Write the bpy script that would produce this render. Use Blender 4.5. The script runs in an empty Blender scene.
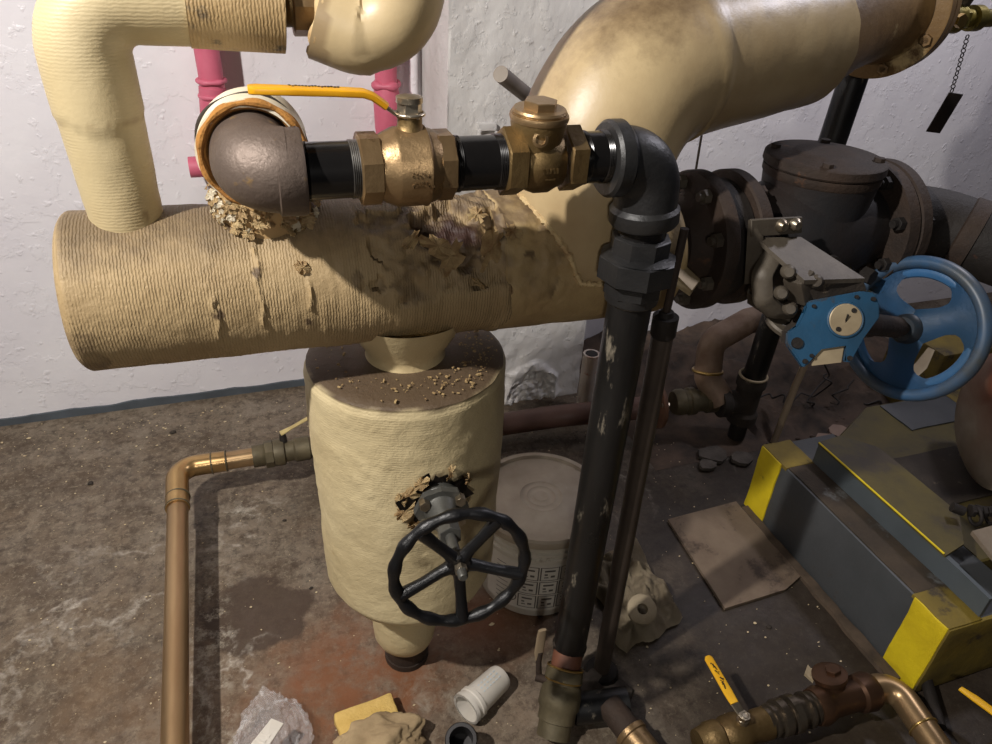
import bpy, bmesh, math, random
from mathutils import Vector, Matrix, noise
random.seed(7)
PI = math.pi
V = Vector
col = bpy.context.scene.collection

# ---------------------------------------------------------------- materials
def lin(c):
    out = []
    for v in c[:3]:
        v = v / 255.0
        out.append(v / 12.92 if v <= .04045 else ((v + .055) / 1.055) ** 2.4)
    return (*out, 1)

def M(name, c1, c2=None, scale=12, rough=.6, metal=0, bump=0, bscale=60, c3=None, s3=30, t3=.6,
      bands=None, bands_str=.4, mottled=.5, dmg=None, dust=None, coat=0, spec=.5, bdist=.004, stretch=None, r2=None):
    """mottled procedural material; optional spots (c3), wrap ribs (bands), damage colours from a vertex attribute,
    dust lying on upward faces"""
    m = bpy.data.materials.new(name); m.use_nodes = True
    nt = m.node_tree; N = nt.nodes; L = nt.links
    b = N['Principled BSDF']
    b.inputs['Roughness'].default_value = rough
    b.inputs['Metallic'].default_value = metal
    b.inputs['Coat Weight'].default_value = coat
    b.inputs['Specular IOR Level'].default_value = spec
    tc = N.new('ShaderNodeTexCoord'); vec = tc.outputs['Object']
    if stretch:
        mp = N.new('ShaderNodeMapping'); mp.inputs['Scale'].default_value = stretch
        L.new(vec, mp.inputs['Vector']); svec = mp.outputs['Vector']
    else: svec = vec
    def nz(sc, det=6, rg=.6, v=None):
        n = N.new('ShaderNodeTexNoise'); n.inputs['Scale'].default_value = sc
        n.inputs['Detail'].default_value = det; n.inputs['Roughness'].default_value = rg
        L.new(v or svec, n.inputs['Vector']); return n.outputs['Fac']
    def ramp(fac, a, bb):
        r = N.new('ShaderNodeMapRange'); r.inputs[1].default_value = a; r.inputs[2].default_value = bb
        L.new(fac, r.inputs[0]); return r.outputs[0]
    def mix(f, a, bb):
        x = N.new('ShaderNodeMix'); x.data_type = 'RGBA'
        if hasattr(f, 'type'): L.new(f, x.inputs[0])
        else: x.inputs[0].default_value = f
        for s, i in ((a, 6), (bb, 7)):
            if isinstance(s, tuple): x.inputs[i].default_value = s
            else: L.new(s, x.inputs[i])
        return x.outputs[2]
    c = lin(c1)
    if c2: 
        f = ramp(nz(scale), .5 - mottled * .4, .5 + mottled * .4); c = mix(f, c, lin(c2))
        if r2 is not None:
            rr = N.new('ShaderNodeMapRange'); rr.inputs[3].default_value = rough; rr.inputs[4].default_value = r2
            L.new(f, rr.inputs[0]); L.new(rr.outputs[0], b.inputs['Roughness'])
    if c3:
        c = mix(ramp(nz(s3, 8, .7), t3, t3 + .08), c, lin(c3))
    if dust:
        g = N.new('ShaderNodeNewGeometry'); sx = N.new('ShaderNodeSeparateXYZ'); L.new(g.outputs['Normal'], sx.inputs[0])
        n1 = nz(18, 6, .7); ad = N.new('ShaderNodeMath'); ad.operation = 'MULTIPLY_ADD'
        L.new(n1, ad.inputs[0]); ad.inputs[1].default_value = .9; L.new(sx.outputs[2], ad.inputs[2])
        f = ramp(ad.outputs[0], dust[1], dust[1] + dust[2])
        fm = N.new('ShaderNodeMath'); fm.operation = 'MULTIPLY'; L.new(f, fm.inputs[0]); fm.inputs[1].default_value = dust[3]
        c = mix(fm.outputs[0], c, lin(dust[0]))
    if dmg:
        at = N.new('ShaderNodeAttribute'); at.attribute_name = 'wear'
        c = mix(at.outputs['Fac'], c, lin(dmg))
    if isinstance(c, tuple): b.inputs['Base Color'].default_value = c
    else: L.new(c, b.inputs['Base Color'])
    prev = None
    if bump:
        bn = N.new('ShaderNodeBump'); bn.inputs['Strength'].default_value = bump; bn.inputs['Distance'].default_value = bdist
        L.new(nz(bscale, 8, .65), bn.inputs['Height']); prev = bn
    if bands:
        ax, sc = bands
        w = N.new('ShaderNodeTexWave'); w.wave_type = 'BANDS'; w.bands_direction = ax
        w.inputs['Scale'].default_value = sc; w.inputs['Distortion'].default_value = 3.4
        w.inputs['Detail'].default_value = 3; w.inputs['Detail Scale'].default_value = 2.0
        L.new(vec, w.inputs['Vector'])
        mu = N.new('ShaderNodeMath'); mu.operation = 'MULTIPLY'; L.new(w.outputs['Fac'], mu.inputs[0]); L.new(ramp(nz(9, 3, .6, vec), .36, .66), mu.inputs[1])
        b2 = N.new('ShaderNodeBump'); b2.inputs['Strength'].default_value = bands_str; b2.inputs['Distance'].default_value = .0022
        L.new(mu.outputs[0], b2.inputs['Height'])
        if prev: L.new(prev.outputs[0], b2.inputs['Normal'])
        prev = b2
    if prev: L.new(prev.outputs[0], b.inputs['Normal'])
    return m

CR = (224, 206, 158)
DUST = (120, 104, 80)
m_header = M('canvas_header', (172, 149, 110), (143, 120, 84), 7, .62, bump=.7, bscale=60, bands=('X', 82), bands_str=.55, dmg=(46, 24, 15), dust=((98, 82, 60), 1.02, .42, .92), c3=(120, 92, 60), s3=26, t3=.66)
m_canvas = M('canvas_cream', (214, 197, 154), (192, 171, 128), 6, .55, bump=.45, bscale=60, c3=(150, 122, 80), s3=22, t3=.68, dmg=(96, 62, 36))
m_tank = M('canvas_tank', (206, 190, 150), (184, 166, 126), 5, .6, bump=.7, bscale=55, c3=(170, 140, 92), s3=14, t3=.66, dmg=(84, 68, 50), bands=('Z', 70), bands_str=.15)
m_riser = M('canvas_riser', (190, 174, 136), (170, 152, 114), 6, .5, bump=.25, bscale=50, bands=('Z', 80), bands_str=.14, dmg=(120, 98, 66))
m_smooth = M('canvas_smooth', (192, 172, 134), (170, 150, 112), 5, .42, bump=.18, bscale=30, dmg=(110, 84, 56))
m_upper = M('canvas_upper', (178, 152, 108), (148, 122, 82), 9, .6, bump=.5, bscale=60, bands=('X', 80), bands_str=.4, c3=(96, 84, 66), s3=18, t3=.58)
m_elbow = M('canvas_elbow', (184, 163, 124), (154, 130, 94), 5, .4, bump=.2, bscale=30, dust=((92, 72, 50), .95, .45, .9), c3=(160, 126, 84), s3=6, t3=.6)
m_torn = M('torn_canvas', (216, 194, 146), (150, 118, 78), 40, .8, bump=.5, bscale=120)
m_fibre = M('fibreglass', (176, 124, 56), (130, 84, 36), 30, .9, bump=.8, bscale=140)
m_white_wrap = M('white_jacket', (226, 218, 198), (198, 184, 150), 10, .5, bump=.3, dmg=(170, 140, 96))
m_iron = M('grey_iron', (112, 98, 88), (82, 70, 62), 9, .5, .4, bump=.35, bscale=120, c3=(136, 110, 72), s3=30, t3=.62)
m_blackiron = M('black_iron', (30, 30, 31), (46, 45, 44), 16, .4, .2, bump=.25, bscale=130, c3=(96, 88, 76), s3=24, t3=.66)
m_blackpipe = M('black_pipe', (11, 11, 12), (28, 27, 26), 14, .26, .0, bump=.15, bscale=60, c3=(120, 112, 98), s3=30, t3=.59, stretch=(1, 1, .28), r2=.5)
m_lacquer = M('black_lacquer', (18, 17, 17), (30, 28, 27), 8, .24, .2)
m_thread = M('bare_thread', (120, 118, 114), (70, 68, 66), 60, .35, .8)
m_bronze = M('bronze', (156, 130, 94), (122, 98, 68), 14, .36, .75, bump=.2, bscale=150, c3=(96, 70, 46), s3=20, t3=.6)
m_bronze2 = M('aged_bronze', (128, 106, 68), (92, 72, 44), 16, .42, .7, bump=.3, bscale=130, c3=(150, 126, 82), s3=26, t3=.62)
m_brass_bright = M('bright_brass', (196, 166, 104), (170, 138, 80), 20, .3, .9)
m_steel = M('plated_steel', (176, 166, 148), (110, 96, 76), 30, .32, .85, bump=.15, bscale=120)
m_yellow = M('yellow_vinyl', (214, 156, 20), (196, 136, 14), 20, .38, c3=(150, 100, 20), s3=60, t3=.68)
m_yellow2 = M('yellow_handle', (240, 186, 30), (220, 160, 18), 20, .45)
m_ink = M('black_ink', (38, 26, 12), rough=.7)
m_print = M('grey_print', (104, 98, 90), (84, 78, 72), 30, .6)
m_copper = M('aged_copper', (176, 148, 110), (146, 118, 84), 9, .34, .8, c3=(96, 104, 82), s3=12, t3=.66, stretch=(1, .3, 1))
m_copper_dk = M('dark_copper', (104, 76, 56), (66, 48, 36), 9, .4, .75)
m_greenbrass = M('verdigris_brass', (112, 102, 78), (80, 72, 54), 18, .55, .4, bump=.3)
m_brownpipe = M('brown_painted_pipe', (112, 84, 74), (92, 68, 60), 8, .5, bump=.2)
m_rust = M('rusty_iron', (58, 43, 32), (38, 29, 23), 14, .75, .15, bump=.6, bscale=90, c3=(88, 58, 36), s3=18, t3=.62)
m_rustdk = M('dark_rusty_iron', (34, 27, 22), (23, 19, 16), 12, .7, .15, bump=.5, bscale=80, c3=(84, 52, 34), s3=16, t3=.62)
m_rustor = M('orange_rust', (120, 78, 58), (92, 54, 38), 8, .6, bump=.3)
m_body = M('dark_valve_body', (30, 30, 32), (38, 28, 23), 8, .6, .1, bump=.3, bscale=60, c3=(96, 90, 84), s3=20, t3=.68)
m_blue = M('blue_enamel', (32, 78, 110), (28, 56, 76), 8, .45, c3=(56, 52, 46), s3=14, t3=.58, bump=.15, bscale=80)
m_bluewheel = M('blue_wheel_enamel', (44, 94, 142), (48, 78, 104), 5, .42, c3=(52, 54, 48), s3=9, t3=.58, bump=.15, bscale=80)
m_greydirty = M('dirty_grey_steel', (98, 90, 78), (62, 54, 45), 12, .55, .2, bump=.3, bscale=70)
m_plate = M('nameplate', (176, 160, 130), (140, 124, 98), 16, .5, .3)
m_pink = M('pink_paint', (206, 106, 128), (190, 88, 110), 12, .5, bump=.35, bscale=50)
m_wheelblk = M('black_enamel', (6, 6, 7), (16, 16, 18), 14, .36, bump=.4, bscale=60)
m_stem = M('grey_valve', (96, 96, 92), (66, 64, 58), 20, .45, .4, bump=.2)
m_bucket = M('bucket_plastic', (206, 200, 186), (184, 176, 160), 8, .45, c3=(140, 128, 108), s3=10, t3=.62)
m_lid = M('dusty_lid', (176, 164, 146), (146, 134, 116), 10, .7, c3=(190, 178, 158), s3=70, t3=.66, bump=.2)
m_label = M('bucket_label', (214, 208, 196), (196, 190, 178), 10, .5)
m_rag = M('dirty_rag', (168, 154, 128), (120, 106, 84), 9, .9, bump=.6, bscale=90)
m_mat = M('dirty_board', (126, 110, 92), (92, 76, 62), 6, .85, c3=(66, 54, 44), s3=7, t3=.55, bump=.3)
m_cup = M('white_plastic', (214, 208, 198), (190, 182, 168), 12, .4, c3=(150, 170, 180), s3=16, t3=.6)
m_sponge = M('yellow_foam', (216, 184, 110), (196, 160, 84), 30, .95, bump=.6, bscale=160)
m_glove = M('dirty_cloth', (176, 154, 118), (132, 110, 80), 14, .9, bump=.4, bscale=80)
m_conc = M('grey_painted_concrete', (74, 76, 78), (60, 62, 63), 5, .5, bump=.25, bscale=40, c3=(70, 62, 54), s3=8, t3=.62)
m_yconc = M('yellow_paint', (222, 198, 26), (196, 170, 22), 10, .6, bump=.5, bscale=60, c3=(150, 130, 30), s3=20, t3=.66)
m_ydirty = M('dirty_yellow_paint', (128, 108, 34), (90, 76, 34), 9, .7, bump=.3, bscale=50, c3=(60, 50, 34), s3=8, t3=.55)
m_grime = M('grime', (54, 45, 36), (38, 32, 26), 10, .85, bump=.6, bscale=60, c3=(92, 80, 66), s3=26, t3=.62)
m_channel = M('grey_steel_paint', (80, 87, 91), (66, 72, 75), 6, .45, c3=(76, 66, 54), s3=9, t3=.66)
m_olive = M('olive_grimy_top', (92, 80, 28), (54, 46, 26), 6, .6, c3=(56, 46, 32), s3=6, t3=.56, bump=.2)
m_silver = M('worn_pale_casing', (150, 138, 122), (104, 88, 70), 6, .5, .1, bump=.2, dmg=(100, 48, 20))
m_tagblk = M('black_tag', (20, 16, 13), (34, 26, 20), 20, .5)
m_chain = M('chain_metal', (60, 52, 46), rough=.5, metal=.5)
m_brownpaint = M('peeling_brown_paint', (132, 104, 64), (96, 70, 40), 9, .5, c3=(196, 172, 124), s3=7, t3=.6, bump=.4, bscale=50)
m_greenoil = M('olive_brass', (140, 124, 50), (96, 88, 48), 20, .4, .5, bump=.4)
m_wood = M('pale_stick', (150, 132, 106), (120, 102, 78), 14, .8, stretch=(1, 1, .2))
m_wire = M('dark_wire', (40, 34, 30), rough=.6)
m_mortar = M('mortar_lump', (92, 84, 76), (60, 53, 46), 20, .8, bump=.7, bscale=60)
m_chip = M('paint_flake', (206, 190, 158), (180, 160, 120), 20, .8)

# ---------------------------------------------------------------- mesh helpers
def frames(pts):
    """parallel transport frames along a polyline"""
    n = len(pts); T = []
    for i in range(n):
        a = pts[max(0, i - 1)]; b = pts[min(n - 1, i + 1)]
        k = 1
        while (b - a).length < 1e-7 and (i - k >= 0 or i + k < n):
            a = pts[max(0, i - k)]; b = pts[min(n - 1, i + k)]; k += 1
        T.append((b - a).normalized())
    up = V((0, 0, 1)) if abs(T[0].z) < .9 else V((1, 0, 0))
    u = (up - T[0] * up.dot(T[0])).normalized(); out = []
    for t in T:
        u = (u - t * u.dot(t))
        u.normalize(); out.append((t, u, t.cross(u)))
    return out

def sweep(bm, pts, r, seg=24, cap=True, disp=None, caps=(True, True), flat=None):
    pts = [V(p) for p in pts]
    R = r if isinstance(r, (list, tuple)) else [r] * len(pts)
    fr = frames(pts); rings = []
    s = 0
    for i, p in enumerate(pts):
        if i: s += (pts[i] - pts[i - 1]).length
        t, u, w = fr[i]; ring = []
        for k in range(seg):
            a = 2 * PI * k / seg; d = u * math.cos(a) + w * math.sin(a)
            if flat: d = u * math.cos(a) * flat[0] + w * math.sin(a) * flat[1]
            rr = R[i]
            if disp: rr += disp(p + d * rr, s, a)
            ring.append(bm.verts.new(p + d * rr))
        rings.append(ring)
    for i in range(len(rings) - 1):
        A, B = rings[i], rings[i + 1]
        for k in range(seg):
            j = (k + 1) % seg
            bm.faces.new((A[k], A[j], B[j], B[k]))
    if cap:
        if caps[0]: bm.faces.new(list(reversed(rings[0])))
        if caps[1]: bm.faces.new(rings[-1])
    return rings

def lathe(bm, p0, axis, prof, seg=32, caps=(True, True), rot=0):
    """profile [(distance along axis, radius)]"""
    p0 = V(p0); t = V(axis).normalized()
    up = V((0, 0, 1)) if abs(t.z) < .9 else V((1, 0, 0))
    u = (up - t * up.dot(t)).normalized(); w = t.cross(u); rings = []
    for d, r in prof:
        rings.append([bm.verts.new(p0 + t * d + (u * math.cos(2 * PI * k / seg + rot) + w * math.sin(2 * PI * k / seg + rot)) * max(r, 1e-5)) for k in range(seg)])
    for A, B in zip(rings, rings[1:]):
        for k in range(seg):
            j = (k + 1) % seg; bm.faces.new((A[k], A[j], B[j], B[k]))
    if caps[0]: bm.faces.new(list(reversed(rings[0])))
    if caps[1]: bm.faces.new(rings[-1])

def hexp(bm, p0, axis, l, r, rot=0, ch=.06, n=6):
    c = r * ch
    lathe(bm, p0, axis, [(0, r - c), (c * .7, r), (l - c * .7, r), (l, r - c)], n, rot=rot)

def box(bm, c, size, rot=None, bev=0):
    s = V(size) / 2; Rm = rot if rot else Matrix.Identity(3)
    vs = [bm.verts.new(V(c) + Rm @ V((x * s.x, y * s.y, z * s.z))) for x in (-1, 1) for y in (-1, 1) for z in (-1, 1)]
    fs = [(0, 1, 3, 2), (4, 6, 7, 5), (0, 4, 5, 1), (2, 3, 7, 6), (0, 2, 6, 4), (1, 5, 7, 3)]
    F = [bm.faces.new([vs[i] for i in f]) for f in fs]
    if bev:
        es = list({e for f in F for e in f.edges})
        bmesh.ops.bevel(bm, geom=es, offset=bev, segments=2, affect='EDGES', profile=.6)

def prism(bm, poly, d, thick):
    """extrude a closed 3-D polygon along d*thick"""
    d = V(d).normalized() * thick
    a = [bm.verts.new(V(p)) for p in poly]; b = [bm.verts.new(V(p) + d) for p in poly]
    n = len(a); bm.faces.new(list(reversed(a))); bm.faces.new(b)
    for i in range(n):
        j = (i + 1) % n; bm.faces.new((a[i], a[j], b[j], b[i]))

def fillet(pts, r, n=10):
    pts = [V(p) for p in pts]; out = [pts[0]]
    for i in range(1, len(pts) - 1):
        a, b, c = pts[i - 1], pts[i], pts[i + 1]
        d1 = (a - b).normalized(); d2 = (c - b).normalized()
        ang = d1.angle(d2); t = r / math.tan(ang / 2)
        cen = b + (d1 + d2).normalized() * (r / math.sin(ang / 2))
        A = b + d1 * t; B = b + d2 * t
        va = A - cen; vb = B - cen; om = va.angle(vb)
        for k in range(n + 1):
            f = k / n
            out.append(cen + (va * math.sin((1 - f) * om) + vb * math.sin(f * om)) / math.sin(om))
    out.append(pts[-1]); return out

def dense(pts, step):
    pts = [V(p) for p in pts]; out = [pts[0]]
    for a, b in zip(pts, pts[1:]):
        n = max(1, int((b - a).length / step))
        for k in range(1, n + 1): out.append(a.lerp(b, k / n))
    return out

def torus(bm, c, axis, R, r, seg=48, ts=14, flat=1.0, disp=None):
    c = V(c); t = V(axis).normalized()
    up = V((0, 0, 1)) if abs(t.z) < .9 else V((1, 0, 0))
    u = (up - t * up.dot(t)).normalized(); w = t.cross(u); rings = []
    for k in range(seg):
        a = 2 * PI * k / seg; d = u * math.cos(a) + w * math.sin(a)
        rr = r + (disp(a) if disp else 0)
        rings.append([bm.verts.new(c + d * (R + rr * math.cos(2 * PI * j / ts)) + t * rr * flat * math.sin(2 * PI * j / ts)) for j in range(ts)])
    for k in range(seg):
        A, B = rings[k], rings[(k + 1) % seg]
        for j in range(ts):
            i = (j + 1) % ts; bm.faces.new((A[j], B[j], B[i], A[i]))

def build(name, bm, mat, parent=None, loc=None, sharp=38, wear=None, smooth=True):
    """link the bmesh (world coordinates) as ONE object"""
    bmesh.ops.recalc_face_normals(bm, faces=bm.faces[:])
    if parent is not None: org = wl(parent)
    else:
        if loc is None:
            xs = [v.co for v in bm.verts]
            loc = (sum(v.x for v in xs) / len(xs), sum(v.y for v in xs) / len(xs), min(v.z for v in xs))
        org = V(loc)
    vals = [wear(v.co) for v in bm.verts] if wear else None
    for v in bm.verts: v.co -= org
    me = bpy.data.meshes.new(name); bm.to_mesh(me); bm.free()
    if vals:
        at = me.attributes.new('wear', 'FLOAT', 'POINT')
        for i, x in enumerate(vals): at.data[i].value = x
    if smooth:
        me.polygons.foreach_set('use_smooth', [True] * len(me.polygons))
        me.set_sharp_from_angle(angle=math.radians(sharp))
    me.materials.append(mat)
    o = bpy.data.objects.new(name, me); col.objects.link(o)
    if parent is not None: o.parent = parent
    else: o.location = org
    return o

def wl(o):
    p = V(o.location); q = o.parent
    while q: p += V(q.location); q = q.parent
    return p

def tag(o, label, cat, group=None, kind=None):
    o['label'] = label; o['category'] = cat
    if group: o['group'] = group
    if kind: o['kind'] = kind
    return o

def thing(name, label, cat, loc, group=None):
    o = bpy.data.objects.new(name, None); col.objects.link(o); o.location = loc; o.empty_display_size = .02
    return tag(o, label, cat, group)

def struct(name, bm, mat, label=None, smooth=False):
    o = build(name, bm, mat, loc=(0, 0, 0), smooth=smooth); o['kind'] = 'structure'
    if label: o['label'] = label
    return o

def copy_tree(o, parent=None):
    c = o.copy(); col.objects.link(c); c.parent = parent
    for ch in list(o.children): copy_tree(ch, c)
    return c

def B(): return bmesh.new()
def fn(p, s, seed=0): return noise.fractal(V(p) * s + V((seed, seed * 1.7, 0)), 1.0, 2.0, 4)
def nn(p, s, seed=0): return noise.noise(V(p) * s + V((seed, seed * 1.3, seed)))

def lettering(name, body, size, origin, xdir, ydir, mat, parent, depth=.0006):
    cu = bpy.data.curves.new(name, 'FONT'); cu.body = body; cu.size = size; cu.extrude = depth; cu.align_x = 'CENTER'; cu.align_y = 'CENTER'
    tmp = bpy.data.objects.new('tmp', cu); col.objects.link(tmp)
    dg = bpy.context.evaluated_depsgraph_get(); me = bpy.data.meshes.new_from_object(tmp.evaluated_get(dg))
    bpy.data.objects.remove(tmp); bpy.data.curves.remove(cu)
    x = V(xdir).normalized(); y = V(ydir); y = (y - x * y.dot(x)).normalized(); z = x.cross(y); o0 = V(origin) - wl(parent)
    for v in me.vertices:
        c = v.co.copy(); v.co = o0 + x * c.x + y * c.y + z * c.z
    me.name = name; me.materials.clear(); me.materials.append(mat)
    o = bpy.data.objects.new(name, me); col.objects.link(o); o.parent = parent
    return o

# ---------------------------------------------------------------- floor & walls
def floor_material():
    m = bpy.data.materials.new('concrete_floor'); m.use_nodes = True
    nt = m.node_tree; N = nt.nodes; L = nt.links; b = N['Principled BSDF']
    tc = N.new('ShaderNodeTexCoord'); v = tc.outputs['Object']
    def nz(sc, det=8, rg=.6, off=0, dist=0):
        mp = N.new('ShaderNodeMapping'); mp.inputs['Location'].default_value = (off, off * .7, off)
        L.new(v, mp.inputs[0])
        n = N.new('ShaderNodeTexNoise'); n.inputs['Scale'].default_value = sc; n.inputs['Detail'].default_value = det
        n.inputs['Roughness'].default_value = rg; n.inputs['Distortion'].default_value = dist; L.new(mp.outputs[0], n.inputs['Vector']); return n.outputs['Fac']
    def mr(f, a, c, lo=0, hi=1):
        r = N.new('ShaderNodeMapRange'); r.inputs[1].default_value = a; r.inputs[2].default_value = c
        r.inputs[3].default_value = lo; r.inputs[4].default_value = hi; L.new(f, r.inputs[0]); return r.outputs[0]
    def mix(f, a, c):
        x = N.new('ShaderNodeMix'); x.data_type = 'RGBA'; L.new(f, x.inputs[0])
        for s, i in ((a, 6), (c, 7)):
            if isinstance(s, tuple): x.inputs[i].default_value = s
            else: L.new(s, x.inputs[i])
        return x.outputs[2]
    def mul(a, c):
        x = N.new('ShaderNodeMath'); x.operation = 'MULTIPLY'
        for s, i in ((a, 0), (c, 1)):
            if isinstance(s, (int, float)): x.inputs[i].default_value = s
            else: L.new(s, x.inputs[i])
        return x.outputs[0]
    def blob(x, y, rx, ry, edge=.35, wob=.5, ns=9, off=0):
        mp = N.new('ShaderNodeMapping'); mp.vector_type = 'TEXTURE'
        mp.inputs['Location'].default_value = (x, y, 0); mp.inputs['Scale'].default_value = (rx, ry, 1); L.new(v, mp.inputs[0])
        ln = N.new('ShaderNodeVectorMath'); ln.operation = 'LENGTH'; L.new(mp.outputs[0], ln.inputs[0])
        ad = N.new('ShaderNodeMath'); ad.operation = 'MULTIPLY_ADD'; L.new(nz(ns, 6, .6, off), ad.inputs[0]); ad.inputs[1].default_value = wob * 2
        L.new(ln.outputs['Value'], ad.inputs[2])
        return mr(ad.outputs[0], 1 + wob, 1 + wob - edge)
    def ridge(x, y, rx, ry, off, sc=3.2, w=.02, a=.8):
        n = nz(sc, 5, .55, off, .3); s = N.new('ShaderNodeMath'); s.operation = 'SUBTRACT'; L.new(n, s.inputs[0]); s.inputs[1].default_value = .52
        ab = N.new('ShaderNodeMath'); ab.operation = 'ABSOLUTE'; L.new(s.outputs[0], ab.inputs[0])
        line = mr(ab.outputs[0], w, 0)
        return mul(mul(line, blob(x, y, rx, ry, .8, .3, 4, off)), mul(mr(nz(34, 9, .8, off + 2), .42, .62), a))
    c = mix(mr(nz(2.2), .36, .64), lin((128, 117, 103)), lin((88, 75, 60)))
    c = mix(mul(mr(nz(9, 9, .7, 3), .42, .68), .5), c, lin((122, 104, 84)))
    c = mix(mul(mr(nz(30, 9, .75, 5), .47, .62), .75), c, lin((52, 41, 32)))
    c = mix(mul(mr(nz(5, 9, .7, 15), .48, .58), .5), c, lin((70, 55, 40)))
    c = mix(mul(mr(nz(14, 10, .8, 33), .52, .66), .5), c, lin((146, 134, 116)))
    c = mix(mul(mr(nz(70, 9, .8, 25), .52, .62), .55), c, lin((152, 140, 120)))
    c = mix(mul(mr(nz(90, 9, .85, 45), .54, .64), .6), c, lin((44, 35, 28)))
    c = mix(mul(blob(.02, .9, .5, .36, .9, .5, 3, 9), .35), c, lin((112, 80, 56)))
    # right-hand side: greasy floor, its colour also darkened for the shadow lying there
    c = mix(mul(blob(1.2, .8, .78, 1.0, .5, .5, 3, 1), .88), c, lin((40, 32, 25)))
    # rust bleeding around the tank foot and pale bloom
    c = mix(mul(mul(blob(.08, .93, .24, .19, .5, .6, 9, 21), mr(nz(13, 8, .75, 61), .36, .56)), .85), c, lin((120, 74, 44)))
    c = mix(mul(blob(.38, 1.0, .2, .14, .8, .5, 8, 23), .8), c, lin((104, 64, 38)))
    c = mix(mul(mul(blob(-.3, 1.0, .4, .4, .9, .5, 5, 71), mr(nz(6, 8, .7, 62), .42, .62)), .6), c, lin((112, 86, 58)))
    c = mix(mul(blob(-.10, 1.16, .12, .11, .12, .6, 10, 31), .85), c, lin((66, 52, 41)))
    c = mix(mul(mr(nz(17, 9, .75, 12, .6), .5, .7), mul(blob(.22, .82, .16, .12, .9, .4, 9, 41), .75)), c, lin((164, 156, 140)))
    for (x, y, rx, ry, off, a) in ((-.42, 1.32, .34, .2, 3, .9), (-.1, 1.42, .2, .12, 7, .9), (-.18, 1.0, .14, .35, 12, .8), (-.6, 1.2, .3, .4, 17, .5), (.9, 1.45, .6, .3, 22, .5)):
        c = mix(ridge(x, y, rx, ry, off, a=a), c, lin((192, 184, 170)))
    c = mix(mul(mr(nz(22, 9, .75, 15, .5), .5, .66), mul(blob(-.1, 1.5, .12, .07, .8, .4, 12, 51), .8)), c, lin((196, 188, 172)))
    c = mix(mul(mul(blob(-.2, 1.05, .05, .6, .6, .6, 12, 81), mr(nz(24, 9, .8, 63), .5, .6)), .8), c, lin((176, 168, 150)))
    c = mix(mul(mr(nz(60, 4, .6, 60), .72, .75), .8), c, lin((196, 182, 156)))
    L.new(c, b.inputs['Base Color'])
    L.new(mr(nz(5, 7, .6, 8), .35, .65, .38, .75), b.inputs['Roughness'])
    b.inputs['Specular IOR Level'].default_value = .35
    bp = N.new('ShaderNodeBump'); bp.inputs['Strength'].default_value = .5; bp.inputs['Distance'].default_value = .004
    L.new(nz(34, 10, .7, 2), bp.inputs['Height']); L.new(bp.outputs[0], b.inputs['Normal'])
    return m

def wall_material(name, c1, c2, peel=.5, scale=1.0):
    m = bpy.data.materials.new(name); m.use_nodes = True
    nt = m.node_tree; N = nt.nodes; L = nt.links; b = N['Principled BSDF']; b.inputs['Roughness'].default_value = .38
    tc = N.new('ShaderNodeTexCoord')
    def nz(sc, det=6, rg=.6):
        n = N.new('ShaderNodeTexNoise'); n.inputs['Scale'].default_value = sc * scale; n.inputs['Detail'].default_value = det
        n.inputs['Roughness'].default_value = rg; L.new(tc.outputs['Object'], n.inputs['Vector']); return n.outputs['Fac']
    r = N.new('ShaderNodeMapRange'); r.inputs[1].default_value = .35; r.inputs[2].default_value = .65; L.new(nz(2.5), r.inputs[0])
    x = N.new('ShaderNodeMix'); x.data_type = 'RGBA'; x.inputs[6].default_value = lin(c1); x.inputs[7].default_value = lin(c2); L.new(r.outputs[0], x.inputs[0])
    L.new(x.outputs[2], b.inputs['Base Color'])
    # layered peeling paint relief: broad undulation, flaked edges, specks
    e = N.new('ShaderNodeMapRange'); e.inputs[1].default_value = .5; e.inputs[2].default_value = .53; L.new(nz(7, 8, .62), e.inputs[0])
    s = N.new('ShaderNodeMapRange'); s.inputs[1].default_value = .62; s.inputs[2].default_value = .72; L.new(nz(38, 3, .5), s.inputs[0])
    a1 = N.new('ShaderNodeMath'); a1.operation = 'MULTIPLY_ADD'; L.new(e.outputs[0], a1.inputs[0]); a1.inputs[1].default_value = .25; L.new(nz(9, 5), a1.inputs[2])
    a2 = N.new('ShaderNodeMath'); a2.operation = 'MULTIPLY_ADD'; L.new(s.outputs[0], a2.inputs[0]); a2.inputs[1].default_value = .5; L.new(a1.outputs[0], a2.inputs[2])
    bp = N.new('ShaderNodeBump'); bp.inputs['Strength'].default_value = peel; bp.inputs['Distance'].default_value = .009
    L.new(a2.outputs[0], bp.inputs['Height']); L.new(bp.outputs[0], b.inputs['Normal'])
    return m

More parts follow.
